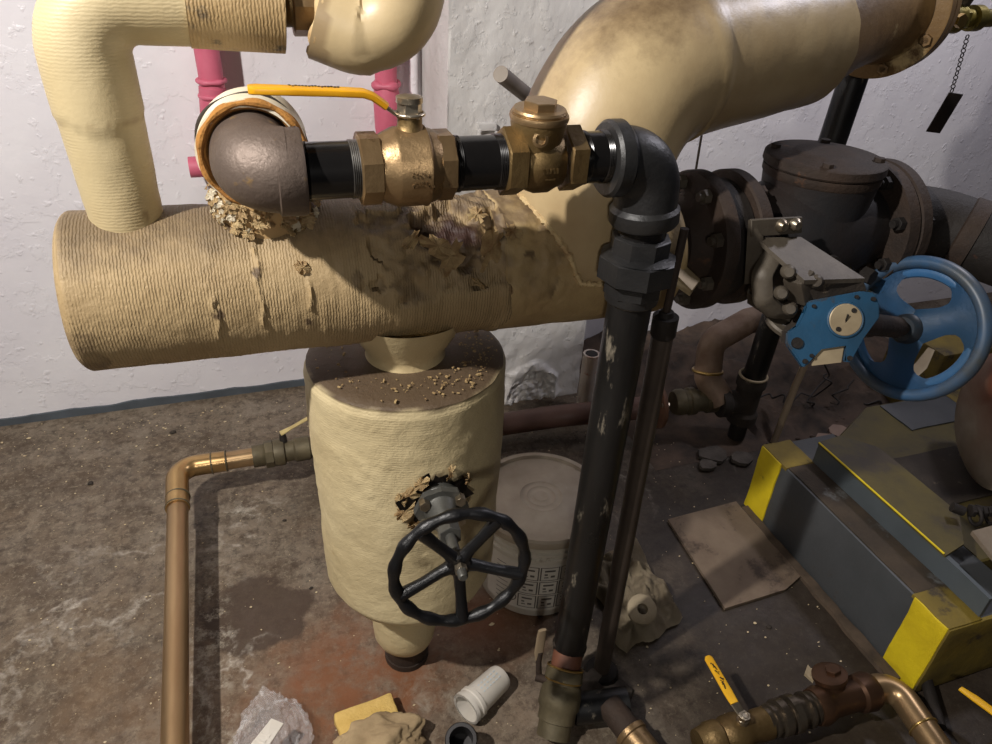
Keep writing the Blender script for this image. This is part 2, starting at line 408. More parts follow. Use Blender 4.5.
WY = 2.062
bm = B(); box(bm, (1.0, .9, -.05), (6.4, 4.2, .1)); struct('floor', bm, floor_material(), 'grimy brown grey concrete floor with rust stains and pale mineral bloom')
m_wall = wall_material('white_wall_paint', (232, 229, 231), (220, 216, 221), .35)
m_pil = wall_material('white_pilaster_paint', (222, 220, 218), (208, 204, 200), .4, 1.2)
bm = B(); box(bm, (1.0, WY + .06, 1.4), (6.4, .12, 3.0)); struct('wall_back', bm, m_wall, 'white painted basement wall behind the pipes')
def blister(x, z):
    d = math.hypot((x - .79) / .085, (z - .03) / .10) + .25 * nn((x * 30, z * 30, 0), 1)
    return .014 * math.exp(-((d - 1) / .13) ** 2) + (.010 * nn((x * 60, z * 60, 3), 1) if d < .9 else 0)
def pil_disp():
    bm = B(); x0, x1, y0 = .498, .96, 1.79; nx, nz_ = 90, 500
    g = [[bm.verts.new((x0 + (x1 - x0) * i / nx, y0 + .004 * fn((i * .055, k * .04, 0), 1.0, 3) * (0 if i in (0, nx) else 1) + (.006 * max(0, .25 - abs(k * 2.92 / nz_ - .12)) * 4 * nn((i * .2, k * .2, 0), .6)) - blister(x0 + (x1 - x0) * i / nx, -.02 + 2.92 * k / nz_), -.02 + 2.92 * k / nz_)) for k in range(nz_ + 1)] for i in range(nx + 1)]
    for i in range(nx):
        for k in range(nz_): bm.faces.new((g[i][k], g[i + 1][k], g[i + 1][k + 1], g[i][k + 1]))
    for xx, i in ((x0, 0), (x1, nx)):
        bk = [bm.verts.new((xx, WY + .01, -.02 + 2.92 * k / nz_)) for k in (0, nz_)]
        bm.faces.new([g[i][k] for k in range(nz_ + 1)] + [bk[1], bk[0]])
    return bm
struct('wall_pilaster', pil_disp(), m_pil, 'projecting white pilaster with peeling paint in the middle of the back wall')
def base_strip(x0, x1, y, name, hgt=.024):
    bm = B(); n = 160; rows = []
    for i in range(n + 1):
        x = x0 + (x1 - x0) * i / n; h = hgt + .006 * fn((x * 9, 0, 0), 1, 2)
        rows.append([bm.verts.new(q) for q in ((x, y + .002, 0), (x, y - .005, 0), (x, y - .005, h), (x, y + .002, h + .002))])
    for A_, B_ in zip(rows, rows[1:]):
        for k in range(4): bm.faces.new((A_[k], A_[(k + 1) % 4], B_[(k + 1) % 4], B_[k]))
    bm.faces.new(rows[0]); bm.faces.new(list(reversed(rows[-1])))
    return struct(name, bm, M('blue_grey_base_paint', (86, 93, 100), (72, 77, 82), 12, .6))
base_strip(-2.1, .497, WY, 'baseboard_left')


# ---------------------------------------------------------------- insulated header
HY = .967
def hz(x): return .905 - .016 * (x + .2)
hd = thing('insulated_header', 'large horizontal cream canvas-wrapped pipe with a torn brown hole on top', 'insulated pipe', (.2, HY, hz(.2) - .104))
HOLE = V((.262, .915, .985))
def hole_mask(p):
    d = V(((p.x - .262) / .052, (p.y - .90) / .052, (p.z - .985) / .045))
    return 1.25 - d.length - .55 * fn(p, 26, 4)
def rip_mask(p):          # rough stripped zone around the hole
    d = V(((p.x - .30) / .14, (p.y - .90) / .12, (p.z - .97) / .075)).length
    return 1.1 - d - .5 * fn(p, 14, 8)
def hdisp(p, s, a):
    d = .0022 * fn(p, 9, 1)
    wr = max(0, 1 - abs(p.x - .18) / .35)
    d += .0016 * wr * nn((p.x * 150, p.z * 14, p.y * 14), 1)
    rm = rip_mask(p)
    if rm > 0: d += -.005 + .008 * fn(p, 38, 6)
    hm = hole_mask(p)
    if hm > 0: d -= .02 * min(1, hm * 5)
    # seam where the wrap overlaps, right of the tank neck
    xs = .325 + .012 * nn((p.z * 20, p.y * 20, 0), 1)
    if 0 < p.x - xs < .012: d += .003
    # creases on the front
    for (cx, cz, l) in ((.0, .93, .05), (-.055, .9, .03), (.06, .92, .02)):
        if abs(p.z - cz) < l and p.y < HY: d += .004 * math.exp(-((p.x - cx - .012 * nn((0, 0, p.z * 40), 1, cx * 50)) / .0022) ** 2)
    return d
bm = B()
n = 200; X0, X1 = -.228, .345; XE = .64
pts = [(X0 + (X1 - X0) * i / n, HY, hz(X0 + (X1 - X0) * i / n)) for i in range(n + 1)]
rr = [.104 - .010 * max(0, 1 - i / 4) ** 2 for i in range(n + 1)]
sweep(bm, pts, rr, 160, disp=hdisp)
def hwear(p):
    w = 0
    hm = hole_mask(p)
    if hm > 0: w = min(1, .55 + hm)
    rm = rip_mask(p)
    if rm > 0: w = max(w, min(.5, .15 + .6 * max(0, fn(p, 30, 9))))
    e = p.x - X0      # scuffed left rim
    if e < .03 + .02 * nn(p, 30) and p.z < .9: w = max(w, .35 + .3 * nn(p, 60))
    for (cx, cy, cz, r) in ((.0, .87, .955, .009), (-.055, .865, .905, .007), (.055, .863, .88, .005), (.36, .885, .94, .014)):
        if (p - V((cx, cy, cz))).length < r * (1 + .8 * nn(p, 80)): w = max(w, .75)
    return max(0, min(1, w))
build('ribbed_jacket', bm, m_header, hd, wear=hwear, sharp=60)
bm = B(); n2_ = 110; xr = [.325 + (XE - .325) * i / n2_ for i in range(n2_ + 1)]
def hdisp2(p, s, a):
    d = .003 * fn(p, 8, 3); rm = rip_mask(p)
    if rm > -.3: d += .004 * fn(p, 38, 6)
    e = p.x - (.333 + .014 * nn((p.z * 18, p.y * 18, 0), 1))
    return d + (.0012 if e > 0 else -.006)
sweep(bm, [(x, HY, hz(x)) for x in xr], [.104 - .035 * max(0, 1 - (n2_ - i) / 9) ** 2 for i in range(n2_ + 1)], 160, disp=hdisp2)
build('smooth_jacket', bm, M('canvas_right', (182, 158, 112), (152, 126, 86), 8, .6, bump=.6, bscale=60, dmg=(46, 24, 15), dust=((110, 92, 68), 1.15, .3, .85), c3=(120, 96, 62), s3=20, t3=.66), hd, wear=hwear, sharp=60)
# pale flaps of canvas at the rim of the hole
def flap(c, r, nrm, seed, mat, parent, name='torn_canvas', th=.0025, stretch=(1, 1)):
    bm = B(); c = V(c); nrm = V(nrm).normalized(); u = nrm.orthogonal().normalized(); w = nrm.cross(u)
    k = 22; rg = random.Random(seed); rad = [r * (.55 + .6 * rg.random()) for _ in range(k)]
    mid = bm.verts.new(c + nrm * th); ring = []
    for i in range(k):
        a = 2 * PI * i / k
        q = c + (u * math.cos(a) * stretch[0] + w * math.sin(a) * stretch[1]) * rad[i] + nrm * th * rg.uniform(-1.2, 1.4)
        ring.append(bm.verts.new(q))
    for i in range(k): bm.faces.new((mid, ring[i], ring[(i + 1) % k]))
    bmesh.ops.solidify(bm, geom=bm.faces[:], thickness=th * .6)
    return build(name, bm, mat, parent, sharp=20)
def on_header(x, ang, dr=0):
    a = math.radians(ang)   # 0 = towards the viewer, 90 = up
    return V((x, HY - math.cos(a) * (.104 + dr), hz(x) + math.sin(a) * (.104 + dr))), V((0, -math.cos(a), math.sin(a)))
for i, (x, ang, r, s) in enumerate(((.235, 38, .016, (1, 1.6)), (.25, 30, .02, (1.5, 1)), (.31, 34, .022, (1.6, .8)), (.345, 46, .014, (1, 1.2)), (.20, 44, .012, (2, .7)), (.30, 62, .016, (1, 1)), (.055, 30, .009, (1, 1.4)), (.29, 8, .010, (.6, 1.5)))):
    c, nrm = on_header(x, ang, .002)
    flap(c, r, nrm + V((.1, -.1, .2)), i, m_torn, hd, stretch=s)
# neck down to the tank
bm = B(); zt = hz(.195) - .085
lathe(bm, (.205, HY, .750), (0, 0, 1), [(0, .064), (.008, .062), (.02, .064), (.035, .074), (zt - .750 + .022, .10)], 64, caps=(False, False))
build('neck_jacket', bm, m_canvas, hd)

# ---------------------------------------------------------------- tank
tk = thing('insulated_tank', 'upright cream canvas-covered tank hanging below the header, dusty on top', 'tank', (.2, HY, .0))
def tdisp(p, s, a):
    d = .0035 * fn(p, 6, 11) + .0012 * nn(p, 45, 3)
    # V-shaped canvas crease, front left
    for (ax, az, bx, bz) in ((.075, .655, .115, .585), (.115, .585, .145, .67), (.09, .665, .14, .60)):
        t = max(0, min(1, ((p.x - ax) * (bx - ax) + (p.z - az) * (bz - az)) / ((bx - ax) ** 2 + (bz - az) ** 2)))
        q = math.hypot(p.x - ax - (bx - ax) * t, p.z - az - (bz - az) * t)
        if q < .01 and p.y < HY: d += .003 * math.exp(-(q / .0026) ** 2)
    return d
TR = .160; TX = .206
prof = [(.055, .060), (.05, .064)]
pts = []; rad = []
def tp(z, r): pts.append((TX, HY, z)); rad.append(r)
for z, r in ((.258, .06), (.261, .10), (.267, .132), (.278, .150)): tp(z, r)
for i in range(70): tp(.294 + (.738 - .294) * i / 69, TR - .004 * (1 - i / 69) ** 3)
for z, r in ((.744, TR - .004), (.749, TR - .004), (.752, TR - .010), (.753, TR - .03), (.753, .11), (.753, .06)): tp(z, r)
bm = B(); sweep(bm, pts, rad, 128, disp=tdisp)
def twear(p):
    r = math.hypot(p.x - TX, p.y - HY)
    if p.z > .735: return max(0, min(1, (p.z - .744) / .006 + 1.0 * fn(p, 20, 2) + .2))
    w = 0
    q = math.hypot((p.x - .215) / .038, (p.z - .585) / .036)
    if p.y < HY and q < 1 + .5 * fn(p, 30): w = .7
    return w
build('canvas_jacket', bm, m_tank, tk, wear=twear, sharp=55)
bm = B(); sweep(bm, [(.192, HY, z) for z in (.29, .255, .22, .17, .12, .085, .064, .056)], [.08, .070, .068, .068, .066, .062, .055, .045], 64, disp=lambda p, s, a: .003 * fn(p, 12))
build('outlet_jacket', bm, m_tank, tk, wear=lambda p: 0)
bm = B(); lathe(bm, (.194, HY, 0), (0, 0, 1), [(0, .046), (.014, .046), (.014, .043), (.09, .043)], 40); build('outlet_pipe', bm, m_rust, tk)
# rubble and dust on the tank top
bm = B(); rg = random.Random(3)
for i in range(330):
    a = rg.gauss(-.4, 1.0) if i % 3 else rg.uniform(0, 2 * PI); r = rg.uniform(.085, .145); s = rg.choice((.0007, .001, .0015, .0022, .003 if i % 5 == 0 else .001))
    box(bm, (TX + r * math.cos(a), HY + r * math.sin(a), .7555 + s * .4), (s * rg.uniform(1, 3), s, s * .8), Matrix.Rotation(rg.uniform(0, 6), 3, 'Z'))
tag(build('insulation_crumbs', bm, M('crumbs', (186, 160, 112), (110, 84, 54), 60, .9)), 'loose crumbs of cream insulation scattered on the tank top', 'debris', kind='stuff')

# gate valve on the tank's front
gx, gy, gz = .2185, .812, .578
hub = V((.206, .645, .600)); root = V((gx, gy, gz)); ax = (hub - root).normalized()
gv = thing('gate_valve', 'small grey gate valve with a black five-spoke handwheel on the tank', 'valve', root)
bm = B(); lathe(bm, root - ax * .05, ax, [(0, .026), (.05, .027), (.055, .033), (.074, .036), (.082, .029), (.10, .022), (.118, .018), (.125, .014)], 32)
hexp(bm, root + ax * .078, ax, .022, .0175); build('bonnet', bm, m_stem, gv)
bm = B(); up = V((0, 0, 1)); side = ax.cross(up).normalized(); upp = side.cross(ax).normalized()
for s in (-1, 1):   # bonnet flange ears with bolts
    prism(bm, [root + ax * .022 + side * s * a + upp * b for a, b in ((.0, .036), (.026, .030), (.042, .0), (.026, -.030), (0, -.036))], ax, .014)
build('flange', bm, m_stem, gv)
for s, t in ((-1, 1), (1, 1), (1, -1), (-1, -1)):
    bm = B(); hexp(bm, root + ax * .030 + side * s * .027 + upp * t * .018, ax, .016, .0085); build('bolt', bm, m_steel, gv)
bm = B(); lathe(bm, root + ax * .10, ax, [(0, .008), (.085, .007), (.088, .005)], 20); build('stem', bm, m_stem, gv)
RW = .090
def wheel(name, c, axd, R, rr, nsp, mat, parent, start=0, hubr=.018, dish=.012, web=.008, wav=.0012, flat=1.0, spw=1.0):
    c = V(c); axd = V(axd).normalized(); up = V((0, 0, 1)); s = axd.cross(up).normalized(); u = s.cross(axd).normalized()
    bm = B(); torus(bm, c, axd, R, rr, 72, 14, flat, disp=lambda a: wav * math.sin(a * nsp * 3)); rim = build(name, bm, mat, parent)
    for k in range(nsp):
        a = start + 2 * PI * k / nsp; d = s * math.cos(a) + u * math.sin(a)
        bm = B(); sweep(bm, [c - axd * dish + d * hubr * .6, c - axd * dish * .9 + d * R * .3, c - axd * dish * .4 + d * R * .6, c + d * R * .99], [web * 1.15 * spw, web * spw * .95, web * .9 * spw, web * 1.1 * spw], 12, flat=(1, 1))
        build('spoke', bm, mat, rim)
    bm = B(); lathe(bm, c - axd * (dish + .010), axd, [(0, hubr * .7), (.003, hubr), (.016, hubr), (.019, hubr * .8)], 28); build('hub', bm, mat, rim)
    return rim
rim = wheel('handwheel', hub, ax, RW, .0085, 5, m_wheelblk, gv, start=-PI / 2 - .02, web=.0088)
bm = B(); hexp(bm, hub + ax * -.004, ax, .010, .009); lathe(bm, hub + ax * .004, ax, [(0, .0045), (.011, .0045), (.012, .003)], 14); build('wheel_nut', bm, m_steel, gv)
# torn canvas around the valve hole
flap((.212, HY - math.sqrt(TR ** 2 - .0095 ** 2) - .002, .585), .060, (.06, -1, .04), 5, m_tagblk, tk, 'cut_opening', .002, (.9, 1))
for i, (x, z, r, st) in enumerate(((.172, .600, .017, (1.5, .6)), (.166, .568, .017, (1.7, .7)), (.190, .622, .013, (1.3, .7)), (.236, .632, .012, (1.2, .6)), (.180, .540, .014, (1.4, .6)), (.266, .605, .010, (1, 1)), (.160, .590, .012, (1, 1)))):
    y = HY - math.sqrt(TR ** 2 - (x - TX) ** 2)
    flap((x, y - .006, z), r, (-.7 if x < .21 else .5, -.8, .35), 90 + i, m_torn, tk, 'torn_canvas', .004, st)

# ---------------------------------------------------------------- left riser and upper run
rs = thing('insulated_riser', 'cream canvas-wrapped riser at far left bending into an upper run', 'insulated pipe', (-.148, HY, 1.0))
path = fillet([(-.146, HY, .98), (-.151, HY, 1.252), (.005, HY, 1.248)], .058, 16)
path = dense(path, .006)
def rdisp(p, s, a): return .0012 * fn(p, 12) + (.0018 if s > .142 + .006 * math.sin(a * 2 + 1) + .003 * math.sin(a * 5) else 0)
bm = B(); sweep(bm, path, [.0425 + .004 * min(1, i / 25) for i in range(len(path))], 72, disp=rdisp)
build('elbow_jacket', bm, m_riser, rs, wear=lambda p: max(0, min(1, .55 - abs(p.z - 1.126 - .004 * nn(p, 60)) * 400)) + (.6 if (p - V((-.118, .93, 1.015))).length < .006 else 0))
bm = B(); sweep(bm, dense([(-.035, HY, 1.249), (.068, HY, 1.244)], .004), .0515, 72, disp=lambda p, s, a: .001 * fn(p, 14)); build('run_jacket', bm, m_upper, rs, sharp=50)
pu = thing('pipe_union', 'short bronze hex union between two insulated pipe ends at the top', 'pipe fitting', (.09, HY, 1.21))
bm = B(); lathe(bm, (.066, HY, 1.247), (1, 0, 0), [(0, .026), (.014, .026)], 32); build('tailpiece', bm, m_bronze2, pu)
bm = B(); hexp(bm, (.078, HY, 1.247), (1, 0, 0), .026, .036, n=8); lathe(bm, (.104, HY, 1.247), (1, 0, 0), [(0, .03), (.012, .03)], 32); build('union_nut', bm, m_bronze, pu)
ue = thing('insulated_elbow', 'cream insulated elbow turning up from the bronze union, bulging at its foot', 'insulated pipe', (.2, HY, 1.15))
bm = B(); path = dense(fillet([(.110, HY - .006, 1.236), (.204, HY - .03, 1.203), (.214, HY - .05, 1.55)], .05, 14), .006)
sweep(bm, path, [.0475 for i in range(len(path))], 72, disp=lambda p, s, a: .001 * fn(p, 12) + (.0035 if s < .055 + .004 * math.sin(3 * a) else 0))
build('elbow_jacket', bm, m_smooth, ue, wear=lambda p: .5 if p.x < .115 + .01 * nn(p, 40) else 0)
c0 = V((.112, HY - .008, 1.239))
bm = B(); torus(bm, (.112, HY - .007, 1.2355), (1, -.2, -.30), .0415, .0075, 48, 10, disp=lambda a: .002 * math.sin(7 * a)); build('torn_rim', bm, m_torn, ue)

# ---------------------------------------------------------------- collar, iron elbow and the exposed run
RY, RZ = .792, 1.103
cl = thing('insulation_collar', 'cut-open cream insulation shell around the rusty iron elbow', 'insulation', (.02, .93, 1.0))
cpath = fillet([(.02, .965, .985), (.02, .958, 1.112), (.012, .845, 1.108)], .075, 16)
bm = B(); inner = []; outer = sweep(bm, dense(cpath, .006), .060, 72, caps=(False, False), disp=lambda p, s, a: .0012 * fn(p, 16)); 
R1 = outer[-1]
c = V((.012, .845, 1.108)); R2 = [bm.verts.new(c + (v.co - c) * .865 + V((0, -.001, 0))) for v in R1]; R3 = [bm.verts.new(v.co + V((0, .05, 0))) for v in R2]
for k in range(72):
    j = (k + 1) % 72; bm.faces.new((R1[k], R1[j], R2[j], R2[k])); bm.faces.new((R2[k], R2[j], R3[j], R3[k]))
build('jacket', bm, m_white_wrap, cl, sharp=60, wear=lambda p: max(0, min(1, (1.065 - p.z) / .02 + fn(p, 20))))
bm = B(); torus(bm, (.014, .845, 1.108), (.05, 1, 0), .0560, .0042, 72, 10, flat=1.4, disp=lambda a: .0010 * math.sin(9 * a)); torus(bm, (.014, .855, 1.108), (.05, 1, 0), .0515, .005, 72, 10, flat=2); lathe(bm, (.012, .885, 1.108), (0, 1, 0), [(0, .056), (.006, .056)], 48); build('fibre_lining', bm, m_fibre, cl)
bm = B(); 
for k in range(1):
    torus(bm, (.013, .872 + .018 * k, 1.109), (.05, 1, .05), .0598, .0016, 60, 6, disp=lambda a: .0012 * math.sin(5 * a + k))
build('jacket_seam', bm, m_grime, cl)
rg = random.Random(5)
for i in range(120):
    a = rg.uniform(PI * .9, PI * 2.15); q = V((.022 + .067 * math.cos(a), .962 + .066 * math.sin(a), 1.006 + rg.uniform(-.014, .036)))
    flap(q, rg.uniform(.004, .010), V((math.cos(a), math.sin(a), rg.uniform(.2, 1.2))), 40 + i, m_torn if i % 4 else m_white_wrap, cl, 'torn_fringe', .002, (1, rg.uniform(.5, 1.6)))
ie = thing('iron_elbow', 'grey-brown iron pipe elbow sitting in the cut-open insulation', 'pipe fitting', (.01, .80, 1.04))
bm = B(); ep = fillet([(.012, .90, 1.110), (.012, RY, 1.107), (.042, RY, RZ + .002)], .030, 14)
sweep(bm, dense(ep, .006), [.045] * len(dense(ep, .006)), 56); 
build('elbow_body', bm, m_iron, ie)
bm = B(); lathe(bm, (.030, RY, RZ), (1, 0, 0), [(0, .041), (.003, .0455), (.028, .0465), (.031, .045), (.031, .034)], 56); build('elbow_band', bm, m_iron, ie)

def nipple(x0, x1, label, threads=True):
    t = thing('pipe_nipple', label, 'pipe', ((x0 + x1) / 2, RY, RZ - .031))
    bm = B(); lathe(bm, (x0, RY, RZ), (1, 0, 0), [(0, .0305), (x1 - x0, .0305)], 56); build('pipe', bm, m_lacquer, t)
    if threads:
        for (a, d) in ((x0 + .0, 1), (x1 - .012, 1)):
            bm = B(); pr = []
            for k in range(6): pr += [(k * .002, .0309), (k * .002 + .001, .0318)]
            lathe(bm, (a, RY, RZ), (1, 0, 0), pr, 56); build('thread', bm, m_thread if a > x0 + .01 and x0 < .1 else m_lacquer, t)
nipple(.054, .122, 'glossy black pipe nipple between the rusty elbow and the bronze ball valve')
nipple(.222, .288, 'glossy black pipe nipple between the ball valve and the check valve')
nipple(.380, .424, 'short black pipe nipple between the check valve and the black elbow')
bv = thing('ball_valve', 'large bronze ball valve with a long yellow lever above the header', 'valve', (.17, RY, RZ - .045))
bm = B(); hexp(bm, (.119, RY, RZ), (1, 0, 0), .024, .0395, n=8, rot=PI / 8)
lathe(bm, (.140, RY, RZ), (1, 0, 0), [(0, .035), (.004, .036), (.008, .038), (.018, .0425), (.021, .0435), (.050, .0435), (.052, .0445), (.054, .0445), (.056, .0415), (.062, .040), (.068, .037)], 64)
hexp(bm, (.205, RY, RZ), (1, 0, 0), .020, .0395, n=8, rot=PI / 8)
build('valve_body', bm, m_bronze, bv)
bm = B(); rg = random.Random(9)
for row, zz, k0 in ((0, 1.106, 5), (1, 1.096, 7)):
    for k in range(k0):
        x = .172 + k * (.0042 if row == 0 else .0035); s = .0026
        y = RY - math.sqrt(.0435 ** 2 - (zz - RZ) ** 2) - .0002
        for q in range(3): box(bm, (x + rg.uniform(-.001, .001), y, zz + rg.uniform(-.003, .003)), (s * rg.uniform(.3, 1), .0014, s * rg.uniform(.3, 1)), Matrix.Rotation(rg.uniform(-.5, .5), 3, 'Y'))
build('cast_marking', bm, m_bronze, bv, smooth=False)
bm = B(); lathe(bm, (.178, RY, RZ + .036), (0, 0, 1), [(0, .017), (.008, .0145), (.010, .0135), (.020, .0135)], 32); build('stem_boss', bm, m_bronze2, bv)
bm = B(); hexp(bm, (.178, RY, RZ + .053), (0, 0, 1), .005, .0145); hexp(bm, (.178, RY, RZ + .058), (0, 0, 1), .012, .0135); lathe(bm, (.178, RY, RZ + .069), (0, 0, 1), [(0, .0145), (.006, .0145), (.007, .008)], 20)
torus(bm, (.178, RY, RZ + .0575), (0, 0, 1), .0155, .002); build('stem_nut', bm, M('bright_steel', (200, 190, 172), (140, 126, 104), 40, .28, .85, bump=.2, bscale=120), bv)
lv = B()
def bar(bm, pts, w, t, wdir):
    """flat bar along pts; w across wdir, t thick"""
    pts = [V(p) for p in pts]; rings = []
    for i, p in enumerate(pts):
        a = pts[max(0, i - 1)]; b = pts[min(len(pts) - 1, i + 1)]; T = (b - a).normalized()
        W = V(wdir).normalized(); nrm = T.cross(W).normalized()
        ww = (w[i] if isinstance(w, (list, tuple)) else w) / 2; tt = t / 2; ring = []
        for k in range(16):
            an = 2 * PI * k / 16; cc, ss = math.cos(an), math.sin(an)
            cc = math.copysign(abs(cc) ** .6, cc); ss = math.copysign(abs(ss) ** .6, ss)
            ring.append(bm.verts.new(p + W * cc * ww + nrm * ss * tt))
        rings.append(ring)
    for A, Bq in zip(rings, rings[1:]):
        for k in range(16): bm.faces.new((A[k], A[(k + 1) % 16], Bq[(k + 1) % 16], Bq[k]))
    bm.faces.new(list(reversed(rings[0]))); bm.faces.new(rings[-1])
HP = [(.180, RY, RZ + .056), (.162, RY - .001, RZ + .058), (.137, RY - .002, RZ + .076), (.12, RY - .003, RZ + .080)]
bar(lv, HP, [.020, .019, .018, .018], .004, (0, 1, 0)); lever = build('lever', lv, m_steel, bv)
bm = B(); bar(bm, [(.152, RY - .002, RZ + .0665), (.138, RY - .002, RZ + .0765), (.128, RY - .003, RZ + .080), (.10, RY - .004, RZ + .082), (.06, RY - .005, RZ + .084), (.022, RY - .006, RZ + .086), (.017, RY - .006, RZ + .086), (.0145, RY - .006, RZ + .086)], [.019, .020, .021, .021, .022, .023, .018, .008], .0085, (0, 1, 0)); build('yellow_grip', bm, m_yellow, bv)
bm = B(); rg = random.Random(2)
for k in range(16):
    x = .055 + k * .0032; box(bm, (x, RY - .003 + rg.uniform(-.002, .002), RZ + .0882 - (x - .06) * .04), (.0022, .003, .0010), Matrix.Rotation(rg.uniform(-.5, .5), 3, 'Z'))
build('grip_marking', bm, m_ink, bv, smooth=False)

cv = thing('check_valve', 'bronze swing check valve with a round screwed cap', 'valve', (.31, RY, RZ - .04))
bm = B(); hexp(bm, (.285, RY, RZ), (1, 0, 0), .024, .0405, n=6, rot=0)
lathe(bm, (0.3110, RY, RZ), (1, 0, 0), [(0, .031), (.006, .035), (.014, .038), (.030, .038), (.038, .034), (.046, .031)], 48)
hexp(bm, (.362, RY, RZ), (1, 0, 0), .022, .0395, n=6); build('valve_body', bm, m_bronze2, cv)
bm = B(); lathe(bm, (0.3270, RY - .004, RZ + .015), (0, -.06, 1), [(0, .028), (.012, .029), (.022, .031), (.028, .0325), (.034, .0325)], 48); build('bonnet', bm, m_bronze2, cv)
bm = B(); lathe(bm, (0.3270, RY - .006, RZ + .048), (0, -.06, 1), [(0, .031), (.0005, .0335), (.004, .0345), (.0075, .0335), (.0075, .031), (.0105, .0315), (.013, .030), (.013, .019)], 48); hexp(bm, (0.3270, RY - .007, RZ + .058), (0, -.06, 1), .012, .020); build('cap', bm, m_bronze, cv)
bm = B(); lathe(bm, (0.3200, RY - .028, RZ + .033), (-.2, -1, .1), [(0, .009), (.008, .009), (.009, .006), (.0065, .0055)], 24); build('hinge_plug', bm, m_bronze, cv)
bm = B(); 
for k in range(5): box(bm, (0.3250 + k * .0042, RY - .0385, RZ - .002), (.0022, .0012, .006), Matrix.Rotation(.3 * (k % 3 - 1), 3, 'Y'))
box(bm, (0.3340, RY - .0375, RZ - .012), (.012, .0012, .0016)); build('cast_marking', bm, m_bronze2, cv, smooth=False)

# black elbow, union, vertical pipe
be = thing('black_elbow', 'black malleable iron elbow turning the run down at the right', 'pipe fitting', (.46, RY, 1.0))
ep = dense(fillet([(.422, RY, RZ - .004), (.482, RY - .002, RZ - .005), (.4875, RY - .003, RZ - .088)], .042, 16), .005)
bm = B(); sweep(bm, ep, .041, 56); build('elbow_body', bm, m_blackiron, be)
bm = B(); lathe(bm, (.420, RY, RZ - .003), (1, 0, 0), [(0, .033), (0, .043), (.004, .0465), (.020, .0465), (.026, .041)], 56); build('elbow_band', bm, m_blackiron, be)
bm = B(); lathe(bm, (.4875, RY - .003, RZ - .088), (-.1, 0, 1), [(0, .033), (0, .043), (.004, .0455), (.020, .0455), (.026, .040)], 56); build('elbow_band', bm, m_blackiron, be)
vtop = V((.4885, RY - .003, RZ - .088)); vbot = V((.480, .788, .135)); vd = (vbot - vtop).normalized()
un = thing('pipe_union', 'large black hexagonal union below the black elbow', 'pipe fitting', vtop + vd * .12)
bm = B(); lathe(bm, vtop, vd, [(0, .0315), (.020, .0315)], 48); build('tailpiece', bm, m_lacquer, un)
bm = B(); hexp(bm, vtop + vd * .018, vd, .030, .0405, n=8); build('upper_hex', bm, m_blackiron, un)
bm = B(); hexp(bm, vtop + vd * .046, vd, .034, .0535, n=8, rot=.2); lathe(bm, vtop + vd * .040, vd, [(0, .036), (.006, .050)], 40); build('union_nut', bm, m_blackiron, un)
bm = B(); hexp(bm, vtop + vd * .078, vd, .024, .041, n=8, rot=.2); lathe(bm, vtop + vd * .10, vd, [(0, .038), (.012, .037), (.014, .034)], 40); build('lower_hex', bm, m_blackiron, un)
vp = thing('vertical_pipe', 'thick black vertical pipe running down from the union to the floor', 'pipe', vbot)
bm = B(); lathe(bm, vtop + vd * .11, vd, [(0, .0312), ((vbot - vtop).length - .11, .0312)], 56); build('pipe', bm, m_blackpipe, vp)
bm = B(); torus(bm, vtop + vd * .114, vd, .0315, .0022, 48, 8); build('thread', bm, m_thread, vp)
# foot: red-brown stub, green-brass valve with small lever
fd = (V((.44, .715, 0)) - V((.478, .785, .16))).normalized()
f0 = V((.479, .787, .145))
fb = thing('floor_valve', 'green-brown ribbed brass valve at the foot of the black pipe', 'valve', (.45, .75, .01))
fdn = V((-.055, -.085, -.105)).normalized()
bm = B(); lathe(bm, f0 - fdn * .012, fdn, [(0, .032), (.006, .034), (.014, .033), (.016, .031)], 40); build('collar', bm, m_grime, fb)
bm = B(); lathe(bm, f0, fdn, [(0, .029), (.06, .029)], 40); build('pipe_stub', bm, m_rustor, fb)
bm = B(); lathe(bm, f0 + fdn * .038, fdn, [(0, .033), (.004, .036), (.022, .037), (.024, .033), (.03, .033), (.034, .037), (.052, .040), (.072, .040), (.078, .036), (.098, .036), (.10, .032), (.128, .032)], 48); build('valve_body', bm, m_greenbrass, fb)
for t in (.038, .062, .112):
    bm = B(); torus(bm, f0 + fdn * t, fdn, .0345, .0022, 48, 8); build('bright_ring', bm, m_brass_bright, fb)
bm = B(); sweep(bm, [f0 + fdn * .07, f0 + fdn * .06 + V((-.05, .02, 0)), ], .008, 12)
sweep(bm, [(.415, .775, .095), (.415, .785, .13), (.418, .79, .15)], .006, 10); build('lever', bm, m_rust, fb)
bm = B(); bar(bm, [(.416, .786, .125), (.416, .79, .15), (.420, .796, .19), (.421, .797, .205)], [.012, .019, .018, .016], .007, (1, 0, 0)); build('grip', bm, m_wood, fb)

